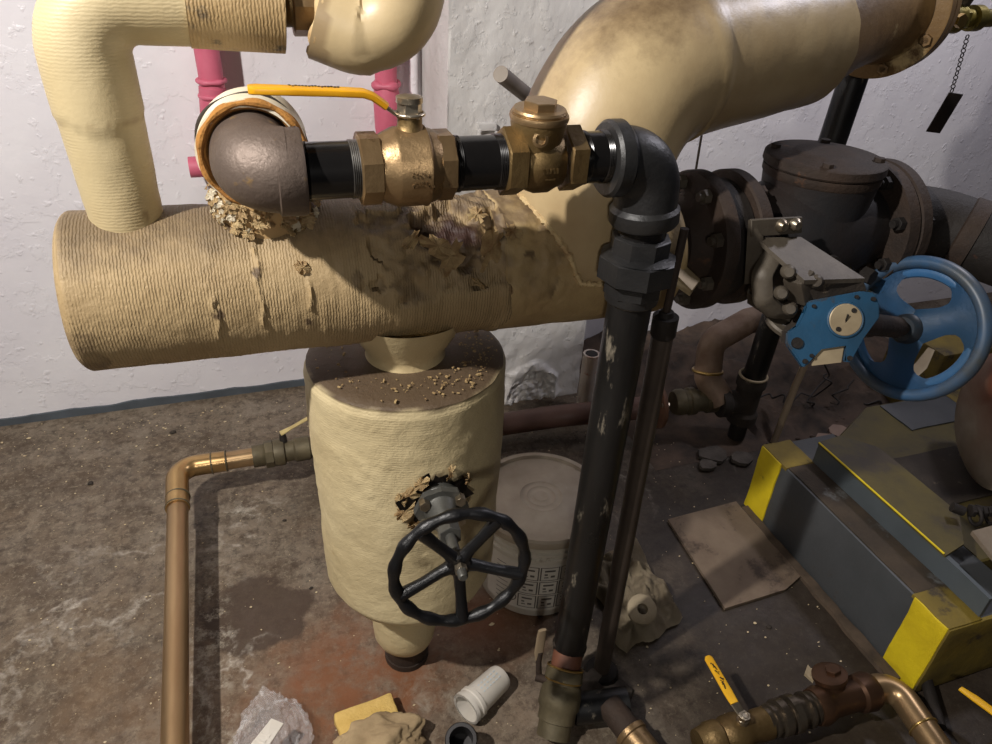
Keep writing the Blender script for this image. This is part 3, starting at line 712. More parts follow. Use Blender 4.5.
# second thin pipe
p2 = thing('vertical_pipe', 'thin rusty dark pipe standing just right of the thick black pipe', 'pipe', (.565, .79, .02))
a = V((.553, .792, .862)); b = V((.566, .79, .035)); d = (b - a).normalized()
bm = B(); lathe(bm, a, d, [(0, .0165), ((b - a).length, .0165)], 32); build('pipe', bm, M('grey_worn_pipe', (76, 66, 58), (48, 40, 34), 8, .5, .2, c3=(120, 100, 78), s3=10, t3=.62), p2)
bm = B(); lathe(bm, a - d * .004, d, [(0, .013), (0, .019), (.03, .019), (.034, .0168)], 32); lathe(bm, a - d * .012, d, [(0, .010), (.012, .012)], 20); build('coupling', bm, m_rustdk, p2)
bm = B(); lathe(bm, (.552, .792, .86), (.02, 0, 1), [(0, .006), (.14, .006)], 14); build('rod', bm, m_rust, p2)
bm = B(); lathe(bm, b - d * .004, d, [(0, .017), (.004, .032), (.012, .036), (.014, .036), (.036, .040)], 32); build('floor_socket', bm, m_rustdk, p2)
bm = B(); rg = random.Random(12)
poly = [(.50, .80), (.53, .83), (.57, .84), (.60, .79), (.625, .745), (.60, .72), (.56, .725), (.505, .71), (.49, .75)]
vs = [bm.verts.new((x + rg.uniform(-.006, .006), y, .012)) for x, y in poly]; top = bm.verts.new((.548, .785, .045)); bs = [bm.verts.new((x, y, 0)) for x, y in poly]
for i in range(len(vs)):
    j = (i + 1) % len(vs); bm.faces.new((vs[i], vs[j], top)); bm.faces.new((bs[i], bs[j], vs[j], vs[i]))
bmesh.ops.subdivide_edges(bm, edges=bm.edges[:], cuts=2, use_grid_fill=True)
for v in bm.verts: v.co += V((0, 0, .004 * nn(v.co, 60))) if v.co.z > .005 else V()
tag(build('mortar_patch', bm, m_mortar), 'rough grey mortar lump on the floor around the thin pipe foot', 'mortar')

# ---------------------------------------------------------------- big insulated elbow
bg = thing('insulated_bend', 'thick cream insulated bend sweeping from the header up and away to the right', 'insulated pipe', (.505, HY, .92))
D = V((1, .5, .1)).normalized(); C2 = V((.925, 1.115, 1.192)); Cc = C2 - D * (.925 - .51) / D.x * .96
Cc = V((.496, C2.y + (.51 - .925) * .5, C2.z - (.925 - .51) * .1))
path = dense(fillet([(.502, HY, .90), (.480, HY - .003, 1.164), C2], .15, 22), .008)
bm = B(); NB = len(path)
def bdisp(p, s, a):
    d = .0022 * fn(p, 8, 5)
    if .335 < s < .350: d += .003
    if s > .34: d -= .002
    return d
rings = sweep(bm, path, [.118 for i in range(NB)], 96, disp=bdisp)
for k, v in enumerate(rings[-1]): v.co += D * .012 * nn(v.co, 30)
build('canvas_jacket', bm, m_elbow, bg, sharp=60, wear=lambda p: 0)
bm = B(); rg = random.Random(8); pr = []
for k in range(90):     # ragged lip where the bend meets the header
    a = 2 * PI * k / 90; x = .496 + .119 * math.cos(a); y = HY + .119 * math.sin(a)
    z = hz(x) + math.sqrt(max(0, .104 ** 2 - (y - HY) ** 2)) if abs(y - HY) < .104 else hz(x) + .0
    pr.append(V((x, y, z + .002)))
for i in range(0, 90):
    q = pr[i]; q2 = pr[(i + 1) % 90]
    if (q2 - q).length < .05: sweep(bm, [q, (q + q2) / 2 + V((0, 0, .002)), q2], [.0035 + .0025 * rg.random(), .003 + .004 * rg.random(), .0035], 7)
build('torn_lip', bm, m_torn, bg)
# bare painted pipe and flanges beyond
bf = thing('painted_flange_joint', 'brown and cream painted bolted pipe flanges at upper right', 'pipe flange', C2 + D * .12 + V((0, 0, -.13)))
bm = B(); lathe(bm, C2 - D * .005, D, [(0, .100), (.10, .098), (.12, .092), (.30, .092), (.33, .10), (.352, .105)], 64); build('pipe_neck', bm, m_brownpaint, bf)
for t in (.350, .380):
    bm = B(); lathe(bm, C2 + D * t, D, [(0, .130), (.002, .133), (.025, .133), (.027, .130)], 72); build('flange_plate', bm, m_brownpaint, bf)
bm = B(); lathe(bm, C2 + D * .407, D, [(0, .095), (.012, .088), (.03, .078), (.055, .060), (.07, .04), (.078, .03)], 56); build('reducer_cap', bm, m_brownpaint, bf)
n1 = D.cross(V((0, 0, 1))).normalized(); n2 = n1.cross(D)
for k in range(8):
    a = PI / 8 + k * PI / 4; q = C2 + D * .340 + (n1 * math.cos(a) + n2 * math.sin(a)) * .116
    bm = B(); hexp(bm, q, D, .010, .011); lathe(bm, q, D, [(0, .006), (.078, .006)], 12); hexp(bm, q + D * .062, D, .010, .011); build('bolt', bm, m_brownpaint, bf)
# small valve cluster and chain tag
q0 = C2 + D * .215 + V((0, 0, .0))
vc = thing('small_valve_cluster', 'oily yellow-brown brass fittings beyond the painted flange', 'valve', q0)
e = V((1, .1, .0)).normalized(); q0 = V((1.385, 1.28, 1.205))
bm = B(); hexp(bm, q0, e, .035, .032); lathe(bm, q0 + e * .035, e, [(0, .022), (.02, .022), (.022, .028), (.05, .03), (.06, .022), (.075, .02)], 28); build('valve_body', bm, m_greenoil, vc)
bm = B(); hexp(bm, q0 + e * .072, e, .03, .027); lathe(bm, q0 + e * .1, e, [(0, .018), (.03, .018), (.03, .026), (.055, .026), (.057, .018), (.10, .018)], 28); build('tail_fitting', bm, m_greenoil, vc)
bm = B(); lathe(bm, q0 + e * .02 + V((0, 0, .02)), (0, 0, 1), [(0, .014), (.03, .014)], 20); hexp(bm, q0 + e * .085 + V((0, 0, .015)), (.1, -.3, 1), .04, .014); build('packing_nut', bm, m_greydirty, vc)
bm = B(); hexp(bm, q0 + e * .01 + V((0, -.028, -.012)), (.3, -1, 0), .012, .010); hexp(bm, q0 + e * .055 + V((0, -.03, 0)), (0, -1, 0), .012, .014); build('plug', bm, m_brass_bright, vc)
bm = B(); sweep(bm, dense([(1.34, 1.36, 1.272), (2.1, 1.36, 1.272)], .05), .024, 24); tag(build('overhead_pipe', bm, m_blackpipe), 'dark horizontal pipe crossing the top right corner', 'pipe')
ch0 = V((1.478, 1.252, 1.174)); ch1 = V((1.482, 1.245, 1.068))
tg = thing('hanging_tag', 'small black rectangular tag hanging on a bead chain at upper right', 'tag', ch1)
bm = B()
for k in range(13):
    q = ch0.lerp(ch1, k / 12); torus(bm, q, (1, .3, 0) if k % 2 else (0, 1, 0), .0042, .0012, 12, 6)
build('chain', bm, m_chain, tg)
bm = B(); Rt = Matrix.Rotation(.12, 3, 'Y') @ Matrix.Rotation(.15, 3, 'X'); box(bm, ch1 + V((.0, -.002, -.047)), (.042, .003, .088), Rt, .0008)
build('plate', bm, m_tagblk, tg)

# ---------------------------------------------------------------- valve train on the right
VZ = .900
def flange_disc(bm, x, r, t, y=HY, z=VZ): lathe(bm, (x, y, z), (1, 0, 0), [(0, r - .003), (.003, r), (t - .003, r), (t, r - .003)], 72)
fl = thing('pipe_flange', 'rusty round flange bolted to the left of the butterfly valve', 'pipe flange', (.69, HY, VZ - .115))
bm = B(); lathe(bm, (.655, HY, VZ), (1, 0, 0), [(0, .062), (.018, .066), (.03, .080), (.03, .112), (.034, .115), (.052, .115), (.055, .112)], 72); build('flange_plate', bm, m_rust, fl)
def bolts(x, R, n, l, mat, parent, off=0, axis=(1, 0, 0), y=HY, z=VZ, r=.012):
    for k in range(n):
        a = off + 2 * PI * k / n; q = V((x, y + R * math.cos(a), z + R * math.sin(a)))
        bm = B(); hexp(bm, q, axis, .012, r); lathe(bm, q - V(axis) * .008, axis, [(0, .007), (.008 + l, .007)], 14)
        if l > .03: hexp(bm, q + V(axis) * (l - .014), axis, .012, r)
        build('bolt', bm, mat, parent)
bolts(.672, .096, 8, .03, m_greydirty, fl, off=PI / 8)
bfv = thing('butterfly_valve', 'rusty wafer butterfly valve between two flanges with a grey gear mount', 'valve', (.75, HY, VZ - .12))
bm = B(); lathe(bm, (.711, HY, VZ), (1, 0, 0), [(0, .092), (.002, .10), (.036, .10), (.038, .092)], 72); build('wafer_body', bm, m_rustdk, bfv)
f2 = thing('pipe_flange', 'rusty round flange bolted to the right of the butterfly valve', 'pipe flange', (.77, HY, VZ - .115))
bm = B(); lathe(bm, (.75, HY, VZ), (1, 0, 0), [(0, .110), (.003, .113), (.022, .113), (.025, .110), (.025, .08), (.045, .068)], 72); build('flange_plate', bm, m_rust, f2)
bolts(.774, .096, 8, .016, m_rust, f2, off=PI / 8)
st = thing('check_valve', 'big dark cast-iron check valve with a round bolted cover', 'valve', (.92, HY, VZ - .10))
bm = B(); path = [(.79, HY, VZ), (.81, HY, VZ), (.84, HY, VZ), (.88, HY, VZ), (.93, HY, VZ), (.98, HY, VZ), (1.02, HY, VZ), (1.045, HY, VZ)]
sweep(bm, path, [.072, .078, .09, .098, .10, .094, .080, .074], 56)
lathe(bm, (.925, HY, VZ), (0, 0, 1), [(0, .088), (.05, .088), (.10, .094)], 56); build('valve_body', bm, m_body, st)
bm = B(); lathe(bm, (.925, HY, VZ + .098), (0, 0, 1), [(0, .094), (.003, .096), (.014, .096), (.016, .093), (.017, .097), (.020, .099), (.032, .098), (.035, .094), (.037, .055), (.040, .05), (.040, .03)], 72); build('cover', bm, m_rust, st)
for k in range(4):
    a = .9 + k * PI / 2; bm = B(); hexp(bm, (.925 + .082 * math.cos(a), HY + .082 * math.sin(a), VZ + .130), (0, 0, 1), .010, .009); build('cover_bolt', bm, m_rust, st)
bm = B(); lathe(bm, (1.042, HY, VZ), (1, 0, 0), [(0, .078), (.002, .113), (.022, .115), (.024, .113)], 72); build('end_flange', bm, m_rust, st)
bm = B(); lathe(bm, (.90, HY - .085, VZ - .03), (-.1, -1, 0), [(0, .03), (.02, .028)], 30); build('side_boss', bm, m_rustdk, st)
bm = B(); hexp(bm, (.995, HY - .09, VZ - .05), (.2, -1, 0), .02, .014); build('side_plug', bm, m_rustdk, st)
f3 = thing('pipe_flange', 'rusty flange at the right end of the big check valve', 'pipe flange', (1.09, HY, VZ - .115))
bm = B(); lathe(bm, (1.069, HY, VZ), (1, 0, 0), [(0, .112), (.003, .115), (.022, .115), (.025, .112), (.026, .09), (.05, .075)], 72); build('flange_plate', bm, m_rust, f3)
bolts(1.03, .097, 8, .075, m_rustdk, f3, off=PI / 8)
el = thing('flanged_elbow', 'dark iron elbow leaving the right flange towards the viewer', 'pipe fitting', (1.18, .93, VZ - .08))
path = dense(fillet([(1.09, HY, VZ), (1.20, HY, VZ - .002), (1.32, .80, VZ - .03)], .10, 12), .01)
bm = B(); sweep(bm, path, [.066] * len(path), 48); build('elbow_body', bm, m_rustdk, el)
bm = B(); dd = (V((1.32, .80, VZ - .03)) - V((1.20, HY, VZ - .002))).normalized(); j0 = V((1.235, .918, VZ - .011)); lathe(bm, j0, dd, [(0, .066), (.003, .070), (.03, .070), (.033, .058)], 48); build('elbow_band', bm, m_rust, el)
bm = B(); lathe(bm, j0 + dd * .02, dd, [(0, .057), (.5, .057)], 48); tag(build('dark_pipe', bm, m_body), 'dark blue-grey pipe leaving the frame at the right edge', 'pipe')

# gear operator: mounting bracket, clamp, blue gearbox, shaft, wheel
g = thing('gear_operator', 'blue gear operator with a grey mounting bracket in front of the butterfly valve', 'gear operator', (.82, .86, .74))
A = V((.787, .862, .955))      # top-left of bracket
sd = V((.80, -.55, -.22)).normalized()           # direction the operator reaches out
bm = B(); prism(bm, [(.706, .852, .980), (.800, .852, .978), (.806, .850, .952), (.712, .850, .953)], (0, -1, .05), .006)
prism(bm, [(.702, .850, .980), (.726, .84, .955), (.742, .838, .880), (.722, .846, .872)], (1, .1, 0), .006); bmesh.ops.bevel(bm, geom=bm.edges[:], offset=.0012, segments=1, affect='EDGES'); build('bracket_plate', bm, m_greydirty, g)
for x in (.762, .787):
    bm = B(); lathe(bm, (x, .846, .968), (0, -1, .05), [(0, .0105), (.006, .010), (.011, .006)], 20); build('bracket_bolt', bm, m_steel, g)
bm = B(); prism(bm, [(.724, .846, .951), (.806, .845, .946), (.870, .76, .908), (.760, .765, .914)], (0, 0, -1), .007); build('bracket_arm', bm, m_greydirty, g)
bm = B(); sweep(bm, fillet([(.752, .832, .930), (.722, .812, .905), (.726, .80, .868), (.755, .80, .845), (.79, .80, .84)], .014, 5), .010, 10, flat=(1, 1.6)); build('clamp_yoke', bm, m_greydirty, g)
bm = B(); box(bm, (.776, .785, .893), (.034, .034, .046), Matrix.Rotation(-.5, 3, 'Y') @ Matrix.Rotation(.3, 3, 'Z'), .005); build('clamp_block', bm, m_greydirty, g)
for q in ((.748, .79, .918), (.742, .785, .886), (.790, .775, .905), (.762, .78, .860)):
    bm = B(); lathe(bm, q, (-.5, -.8, .3), [(0, .011), (.010, .0105), (.014, .007)], 16); build('clamp_bolt', bm, m_greydirty, g)
bm = B(); prism(bm, [(.728, .84, .868), (.80, .80, .822), (.812, .815, .80), (.742, .85, .842)], (-.3, -.3, -1), .006); lathe(bm, (.795, .815, .80), (.25, -.25, 1), [(0, .026), (.004, .036), (.010, .038), (.014, .036), (.016, .02)], 36); build('bottom_cup', bm, m_greydirty, g)
nrm = V((-.35, -.80, .48)).normalized(); r = V((.93, -.22, .08)); r = (r - nrm * r.dot(nrm)).normalized(); dn = r.cross(nrm).normalized()
if dn.z > 0: dn = -dn
F0 = V((.825, .73, .858))
def fp(a, b, h=0): return F0 + r * a + dn * b + nrm * h
FACE = ((-.0527, -.0323), (-.0129, -.0367), (.0269, -.0411), (.0456, -.0367), (.0521, -.0182), (.0513, .0011), (.0237, .0291), (.0074, .0641), (-.0028, .0633), (.0028, .0366), (-.0371, .0396), (-.0528, .0597), (-.0636, .068), (-.0855, .0315), (-.083, .012), (-.0664, .0042), (-.0566, -.0131))
bm = B(); prism(bm, [fp(a, b, -.014) for a, b in FACE], nrm, .014)
bmesh.ops.bevel(bm, geom=bm.edges[:], offset=.002, segments=2, affect='EDGES'); build('gearbox_face', bm, m_blue, g)
bm = B(); prism(bm, [fp(a, b, -.062) for a, b in ((-.052, -.030), (.040, -.038), (.050, -.015), (.035, .015), (.0, .033), (-.035, .036), (-.075, .03), (-.078, .012), (-.06, .0))], nrm, .050); build('gearbox_body', bm, m_grime, g)
bm = B(); prism(bm, [(.760, .768, .908), (.870, .762, .904), fp(.040, -.038, -.014), fp(-.052, -.030, -.014)], (0, .3, -1), .012); build('gear_housing', bm, m_grime, g)
bm = B(); lathe(bm, fp(0, 0, -.001), nrm, [(0, .0255), (.003, .0255), (.005, .023), (.005, .0)], 40); build('indicator_dial', bm, m_plate, g)
bm = B(); torus(bm, fp(0, 0, .001), nrm, .0255, .0025, 40, 8); build('dial_ring', bm, m_blue, g)
bm = B(); box(bm, fp(0, 0, .005), (.002, .002, .018)); build('dial_pointer', bm, m_rustdk, g)
for a, b in ((-.012, .013), (.012, -.013)):
    bm = B(); lathe(bm, fp(a, b, .003), nrm, [(0, .004), (.003, .0035)], 12); build('dial_screw', bm, m_rustdk, g)
for a, b, rr_ in ((-.0721, .0295, .009), (.042, -.028, .0035), (.018, -.033, .003), (-.062, .058, .004), (.004, .058, .004), (-.045, -.024, .003), (-.052, .05, .003)):
    bm = B(); lathe(bm, fp(a, b, -.001), nrm, [(0, rr_), (.005, rr_ * .9)], 16); build('face_bolt', bm, m_rustdk, g)
bm = B(); prism(bm, [fp(a, b, -.010) for a, b in ((-.040, .040), (.0, .037), (-.006, .064), (-.050, .066))], nrm, .004); build('nameplate', bm, m_plate, g)
# shaft and blue wheel
wc = V((1.06, .762, .787)); wa = V((.93, .42, -.08)).normalized()   # away from gearbox
wc = V((1.050, .790, .780)); wa = V((-.955, -.188, .233)).normalized()
bm = B(); s0 = V((.868, .752, .836)); sweep(bm, [s0, wc + wa * .01], [.012, .012], 20); lathe(bm, s0, (wc - s0), [(0, .024), (.05, .021), (.06, .018), (.14, .018)], 24); build('shaft', bm, m_rust, g)
RB = .114
bm = B(); torus(bm, wc - wa * .004, wa, RB - .017, .009, 80, 10, flat=.6); wr = build('blue_handwheel', bm, m_bluewheel, g)
bm = B(); torus(bm, wc, wa, RB, .011, 80, 14, flat=1.3); build('outer_rim', bm, M('grimy_blue_rim', (40, 84, 124), (66, 66, 60), 7, .45, mottled=.4), wr)
up = V((0, 0, 1)); ws = wa.cross(up).normalized(); wu = ws.cross(wa).normalized()
# web with rounded openings: three broad spokes
for k in range(3):
    a = 2.44 + 2 * PI * k / 3
    bm = B(); 
    def wp(ang, rad, h): return wc + (ws * math.cos(ang) + wu * math.sin(ang)) * rad + wa * h
    NR = 14; rows = []
    for i in range(NR + 1):
        rad = .012 + (RB - .010) * i / NR; f = i / NR
        half = (.024 + .012 * abs(f - .45) * 2 + .050 * max(0, f - .55) ** 2 * 12 + .012 * max(0, .3 - f) * 8)
        h = .016 * (1 - f) ** 1.5 - .002
        rows.append([bm.verts.new(wp(a + math.copysign(min(abs(j) * half / max(rad, .02) / 3, 1.04), j), rad, h + .004 * (1 - (j / 3) ** 2))) for j in range(-3, 4)])
    for A_, B_ in zip(rows, rows[1:]):
        for j in range(6): bm.faces.new((A_[j], A_[j + 1], B_[j + 1], B_[j]))
    bmesh.ops.solidify(bm, geom=bm.faces[:], thickness=.007); build('spoke', bm, m_bluewheel, wr, sharp=60)
bm = B(); lathe(bm, wc - wa * .004, wa, [(0, .022), (.004, .027), (.030, .025), (.036, .020)], 32); build('hub', bm, M('dark_blue_grease', (24, 40, 52), (40, 34, 28), 20, .5), wr)

# small steel clip plates left of the flange
cp = thing('folded_steel_plate', 'small bent steel plate sticking out beside the black union', 'bracket', (.63, .86, .87))
bm = B(); prism(bm, [(.588, .86, .910), (.612, .88, .915), (.642, .85, .888), (.616, .83, .882)], (0, 0, -1), .004); prism(bm, [(.586, .858, .905), (.616, .832, .879), (.616, .832, .871), (.586, .855, .890)], (.5, .5, 0), .02)
build('plate', bm, M('weathered_steel_plate', (170, 152, 118), (140, 120, 88), 20, .5, .3), cp)

# ---------------------------------------------------------------- posts behind the valve train
def post(name, label, a, b, r, mat, cat='pipe', seg=28, bands=()):
    t = thing(name, label, cat, b); a = V(a); b = V(b); d = (b - a).normalized()
    bm = B(); lathe(bm, a, d, [(0, r), ((b - a).length, r)], seg); build('pipe', bm, mat, t)
    for tt, w, mt in bands:
        bm = B(); lathe(bm, a.lerp(b, tt) - d * w / 2, d, [(0, r), (0, r * 1.12), (w, r * 1.12), (w, r)], seg); build('ring', bm, mt, t)
    return t
post('vertical_pipe', 'black vertical pipe rising behind the big check valve', (1.42, 1.436, 1.75), (1.345, 1.436, .155), .033, m_blackpipe, bands=((.755, .006, m_plate),))
tf = thing('floor_tee', 'grimy brass tee at the foot of the rear black pipe', 'pipe fitting', (1.34, 1.43, 0))
bm = B(); lathe(bm, (1.345, 1.436, .23), (0, 0, -1), [(0, .040), (.012, .044), (.03, .044), (.034, .038), (.12, .036), (.13, .044), (.16, .044)], 32); lathe(bm, (1.345, 1.436, .14), (-1, .12, 0), [(0, .036), (.06, .036), (.066, .044), (.09, .044)], 32); build('tee_body', bm, m_grime, tf)
bm = B(); torus(bm, (1.345, 1.436, .232), (0, 0, 1), .039, .004); build('bright_ring', bm, m_plate, tf)
bm = B(); lathe(bm, (1.345, 1.436, .08), (0, 0, -1), [(0, .026), (.075, .026)], 24); build('foot_stub', bm, m_rustdk, tf)
eb = thing('copper_elbow_assembly', 'dusty copper elbow rising behind the rear floor tee', 'pipe fitting', (1.26, 1.50, .1))
bm = B(); sweep(bm, dense(fillet([(1.27, 1.45, .14), (1.235, 1.50, .20), (1.25, 1.54, .30), (1.40, 1.58, .33), (1.60, 1.6, .33)], .05, 8), .01), .040, 28); build('elbow_pipe', bm, M('dusty_copper', (150, 128, 108), (112, 86, 66), 12, .6, .2, bump=.5), eb)
bm = B(); torus(bm, (1.236, 1.507, .22), (.1, .3, 1), .042, .005); build('joint_ring', bm, m_brass_bright, eb)
gb = thing('brass_coupling', 'greenish brass coupling between the flange disc and the rear tee', 'pipe fitting', (1.17, 1.5, .10))
bm = B(); lathe(bm, (1.125, 1.49, .135), (1, -.12, 0), [(0, .034), (.012, .040), (.03, .040), (.034, .036), (.044, .036), (.048, .042), (.066, .042), (.070, .034), (.10, .034), (.105, .040), (.14, .040)], 32); build('coupling_body', bm, m_greenbrass, gb)
fdsc = thing('flange_disc', 'thin coppery round flange disc standing on the brown floor pipe', 'pipe flange', (1.08, 1.5, .03))
bm = B(); lathe(bm, (1.075, 1.50, .125), (1, -.15, 0), [(0, .066), (.002, .068), (.010, .068), (.012, .066)], 48); build('disc', bm, M('copper_red_flange', (116, 84, 64), (88, 58, 42), 12, .6, .3), fdsc)
for a in (.4, 2.5, 4.4):
    bm = B(); hexp(bm, (1.068, 1.50 + .048 * math.cos(a), .125 + .048 * math.sin(a)), (1, -.15, 0), .022, .008); build('bolt', bm, m_steel, fdsc)
bpz = .06
bm = B(); sweep(bm, dense([(.46, 1.625, .055), (.80, 1.59, .075), (1.07, 1.505, .12)], .03), .034, 36); tag(build('floor_pipe_or_shade', bm, m_brownpipe), 'reddish brown painted pipe along the floor in front of the pilaster', 'pipe')
st_ = thing('pipe_sleeve', 'white and orange stained pipe stub beside the thick black pipe', 'pipe', (.945, 1.70, 0))
bm = B(); lathe(bm, (.945, 1.70, .0), (0, 0, 1), [(0, .026), (.21, .026), (.21, .020), (.20, .018)], 24); build('sleeve', bm, M('white_orange_sleeve', (212, 204, 194), (196, 178, 160), 10, .6, c3=(176, 92, 48), s3=16, t3=.56), st_)
bm = B(); lathe(bm, (.945, 1.70, .205), (0, 0, 1), [(0, .019), (.006, .018)], 20); build('opening', bm, m_tagblk, st_)

# stick, wires, debris on far floor
bm = B(); sweep(bm, [(1.435, 1.37, .01), (1.50, 1.42, .18), (1.54, 1.44, .30)], .011, 12, disp=lambda p, s, a: .001 * nn(p, 60)); tag(build('wooden_stick', bm, m_wood), 'pale thin stick leaning behind the yellow plinth corner', 'stick')
bm = B(); bar(bm, [(1.70, 1.26, .22), (1.80, 1.28, .29), (1.84, 1.30, .33)], [.03, .035, .02], .005, (.3, -1, 0)); tag(build('metal_strip', bm, m_plate), 'bright bent metal strip below the blue handwheel', 'scrap')
rg = random.Random(21)
for i in range(5):
    bm = B(); p = V((1.46 + .1 * i, 1.50 - .01 * i, .03)); pts = [p]
    for k in range(6): p = p + V((rg.uniform(-.04, .07), rg.uniform(-.03, .04), rg.uniform(-.03, .05))); p.z = max(.008, p.z); pts.append(p.copy())
    sweep(bm, fillet(pts, .008, 3), .003, 7)
    tag(build('loose_wire', bm, m_wire), 'dark loose wire tangled on the rubble behind the plinth', 'wire', 'loose wires behind the plinth')
rg = random.Random(31); k = 0
def rock(bm, c, s, seed):
    r = bmesh.ops.create_icosphere(bm, subdivisions=2, radius=s, matrix=Matrix.Translation(c) @ Matrix.Diagonal((1, rg.uniform(.6, 1), rg.uniform(.4, .7), 1)))
    for v in r['verts']: v.co += (v.co - V(c)) * .5 * nn(v.co, 1 / s * .6, seed)
bm = B()
for i in range(620):
    x = rg.uniform(1.0, 2.3); y = rg.uniform(1.34, 2.02); s = rg.uniform(.003, .011) if i % 9 else rg.uniform(.01, .028)
    if rg.random() > .25 + (x - 1.0) * 1.1: continue
    if x < 1.42 and y < 1.56: continue
    rock(bm, (x, y, s * .4), s, i)
gr = []; nx, ny = 110, 60
for i in range(nx + 1):
    row = []
    for j in range(ny + 1):
        x = 1.02 + 1.3 * i / nx; y = 1.36 + .695 * j / ny
        e_ = min(1, i / 14, (nx - i) / 8, j / 10 if x > 1.42 else max(0, (j - 16) / 10))
        z = .001 + e_ * max(0, .012 + .035 * (j / ny) + .04 * fn((x * 5, y * 5, 0), 1, 3) + .016 * abs(nn((x * 40, y * 40, 1), 1)))
        row.append(bm.verts.new((x, y, z)))
    gr.append(row)
for i in range(nx):
    for j in range(ny): bm.faces.new((gr[i][j], gr[i + 1][j], gr[i + 1][j + 1], gr[i][j + 1]))
tag(build('rubble', bm, M('rubble', (94, 76, 62), (46, 38, 32), 12, .85, bump=.6), loc=(1.6, 1.7, 0)), 'brown rubble and dirt heaped along the wall at right', 'rubble', kind='stuff')
# flat pale debris plates
for i, (x, y, s) in enumerate(((1.22, 1.37, .05), (1.29, 1.33, .04), (1.17, 1.33, .03), (1.60, 1.33, .05), (1.68, 1.36, .04))):
    bm = B(); rg2 = random.Random(60 + i); poly = [(x + s * rg2.uniform(.7, 1.1) * math.cos(a), y + s * rg2.uniform(.5, .9) * math.sin(a), .006) for a in [2 * PI * k / 8 for k in range(8)]]
    prism(bm, poly, (.1, 0, 1), .01)
    tag(build('plaster_shard', bm, m_mortar if i < 3 else M('pinkish_shard', (150, 128, 112), (120, 98, 84), 12, .8)), ('grey plaster shard on the floor near the rear pipe foot', 'pinkish shard lying behind the plinth')[i > 2], 'debris', ('grey plaster shards', 'pinkish shards')[i > 2])

# ---------------------------------------------------------------- copper line on the left
cz = .13
ct = thing('copper_pipe', 'long copper pipe raised off the floor with a right-angle bend at left', 'pipe', (-.26, 1.2, cz - .03))
bm = B(); path = [V((-.239, .30, cz - .05)), V((-.252, 1.43, cz))]; sweep(bm, dense(path, .05), .0235, 36); build('long_tube', bm, m_copper, ct)
bm = B(); ep = fillet([(-.252, 1.41, cz), (-.257, 1.562, cz), (-.14, 1.560, cz)], .045, 14); sweep(bm, dense(ep, .01), .0265, 36); build('elbow', bm, M('bright_elbow_copper', (190, 158, 108), (160, 126, 82), 9, .3, .85), ct)
bm = B(); bm.free()
for q, a_ in (((-.252, 1.45, cz), (0, 1, 0)), ((-.252, 1.415, cz), (0, 1, 0)), ((-.14, 1.560, cz), (1, 0, 0)), ((-.175, 1.560, cz), (1, 0, 0))):
    bm = B(); torus(bm, q, a_, .0262, .002); build('solder_ring', bm, m_greenbrass, ct)
bm = B(); lathe(bm, (-.15, 1.560, cz), (1, 0, 0), [(0, .0235), (.10, .0235)], 36); build('short_tube', bm, m_copper, ct)
bc = thing('brass_valve', 'grey-green brass valve joining the copper pipe beside the tank', 'valve', (.01, 1.615, .05))
bm = B(); lathe(bm, (-.075, 1.560, cz), (1, 0, 0), [(0, .029), (.030, .029), (.034, .026)], 36); hexp(bm, (-.045, 1.560, cz), (1, 0, 0), .022, .036, n=8); lathe(bm, (-.023, 1.560, cz), (1, 0, 0), [(0, .034), (.012, .036), (.026, .035), (.03, .028), (.05, .028), (.055, .032), (.09, .032), (.1, .024), (.55, .024)], 36); build('valve_body', bm, m_greenbrass, bc)
bm = B(); lathe(bm, (.005, 1.565, cz + .03), (0, .2, 1), [(0, .010), (.02, .008)], 16); build('stem', bm, m_rustdk, bc)
bm = B(); bar(bm, [(.0, 1.57, cz + .052), (.03, 1.585, cz + .055), (.12, 1.60, cz + .09)], [.02, .012, .014], .004, (.2, -1, 0)); build('lever', bm, M('pale_lever', (196, 178, 120), (160, 140, 90), 20, .5), bc)
for (x, y, w) in ((-.2545, .85, .022), (-.2505, .62, .022)):
    pass
for i, (x, y, rz_) in enumerate(((-.258, 1.30, 0), (.10, 1.560, PI / 2))):
    bm = B(); box(bm, (x, y, .053), (.05, .05, .106), Matrix.Rotation(rz_, 3, 'Z'), .004)
    if i == 1: tag(build('support_block', bm, m_rustdk), 'small dark block holding up the copper pipe behind the tank', 'block')
    else: bm.free()

# ---------------------------------------------------------------- bucket
BX, BY, BH, BR = .535, 1.10, .25, .142
bk = thing('bucket', 'white plastic bucket with a dusty lid and an icon label behind the tank', 'bucket', (BX, BY, 0))
bm = B(); lathe(bm, (BX, BY, 0), (0, 0, 1), [(0, BR - .016), (.006, BR - .012), (.185, BR - .007), (.187, BR - .002), (.192, BR - .002), (.194, BR - .006), (.203, BR - .006), (.205, BR), (.210, BR), (.212, BR - .006), (.221, BR - .005), (.223, BR + .001), (.228, BR + .001), (.23, BR - .004), (.245, BR - .003)], 96); build('pail', bm, m_bucket, bk)
bm = B(); lathe(bm, (BX, BY, .232), (0, 0, 1), [(0, BR + .004), (.004, BR + .007), (.020, BR + .007), (.025, BR + .003), (.025, BR - .008), (.018, BR - .012), (.017, .050), (.0185, .048), (.017, .046), (.017, .034), (.0185, .032), (.017, .030), (.017, .018), (.0185, .016), (.017, .001)], 96); build('lid', bm, m_lid, bk)
def on_pail(ang, z, dr=.001):
    rr_ = BR - .012 + (z - .006) / .18 * .005 + dr; a = math.radians(ang)
    return V((BX + rr_ * math.cos(a), BY + rr_ * math.sin(a), z))
bm = B(); g_ = [[bm.verts.new(on_pail(-165 + 120 * i / 40, .025 + .15 * k, .0012)) for k in (0, 1)] for i in range(41)]
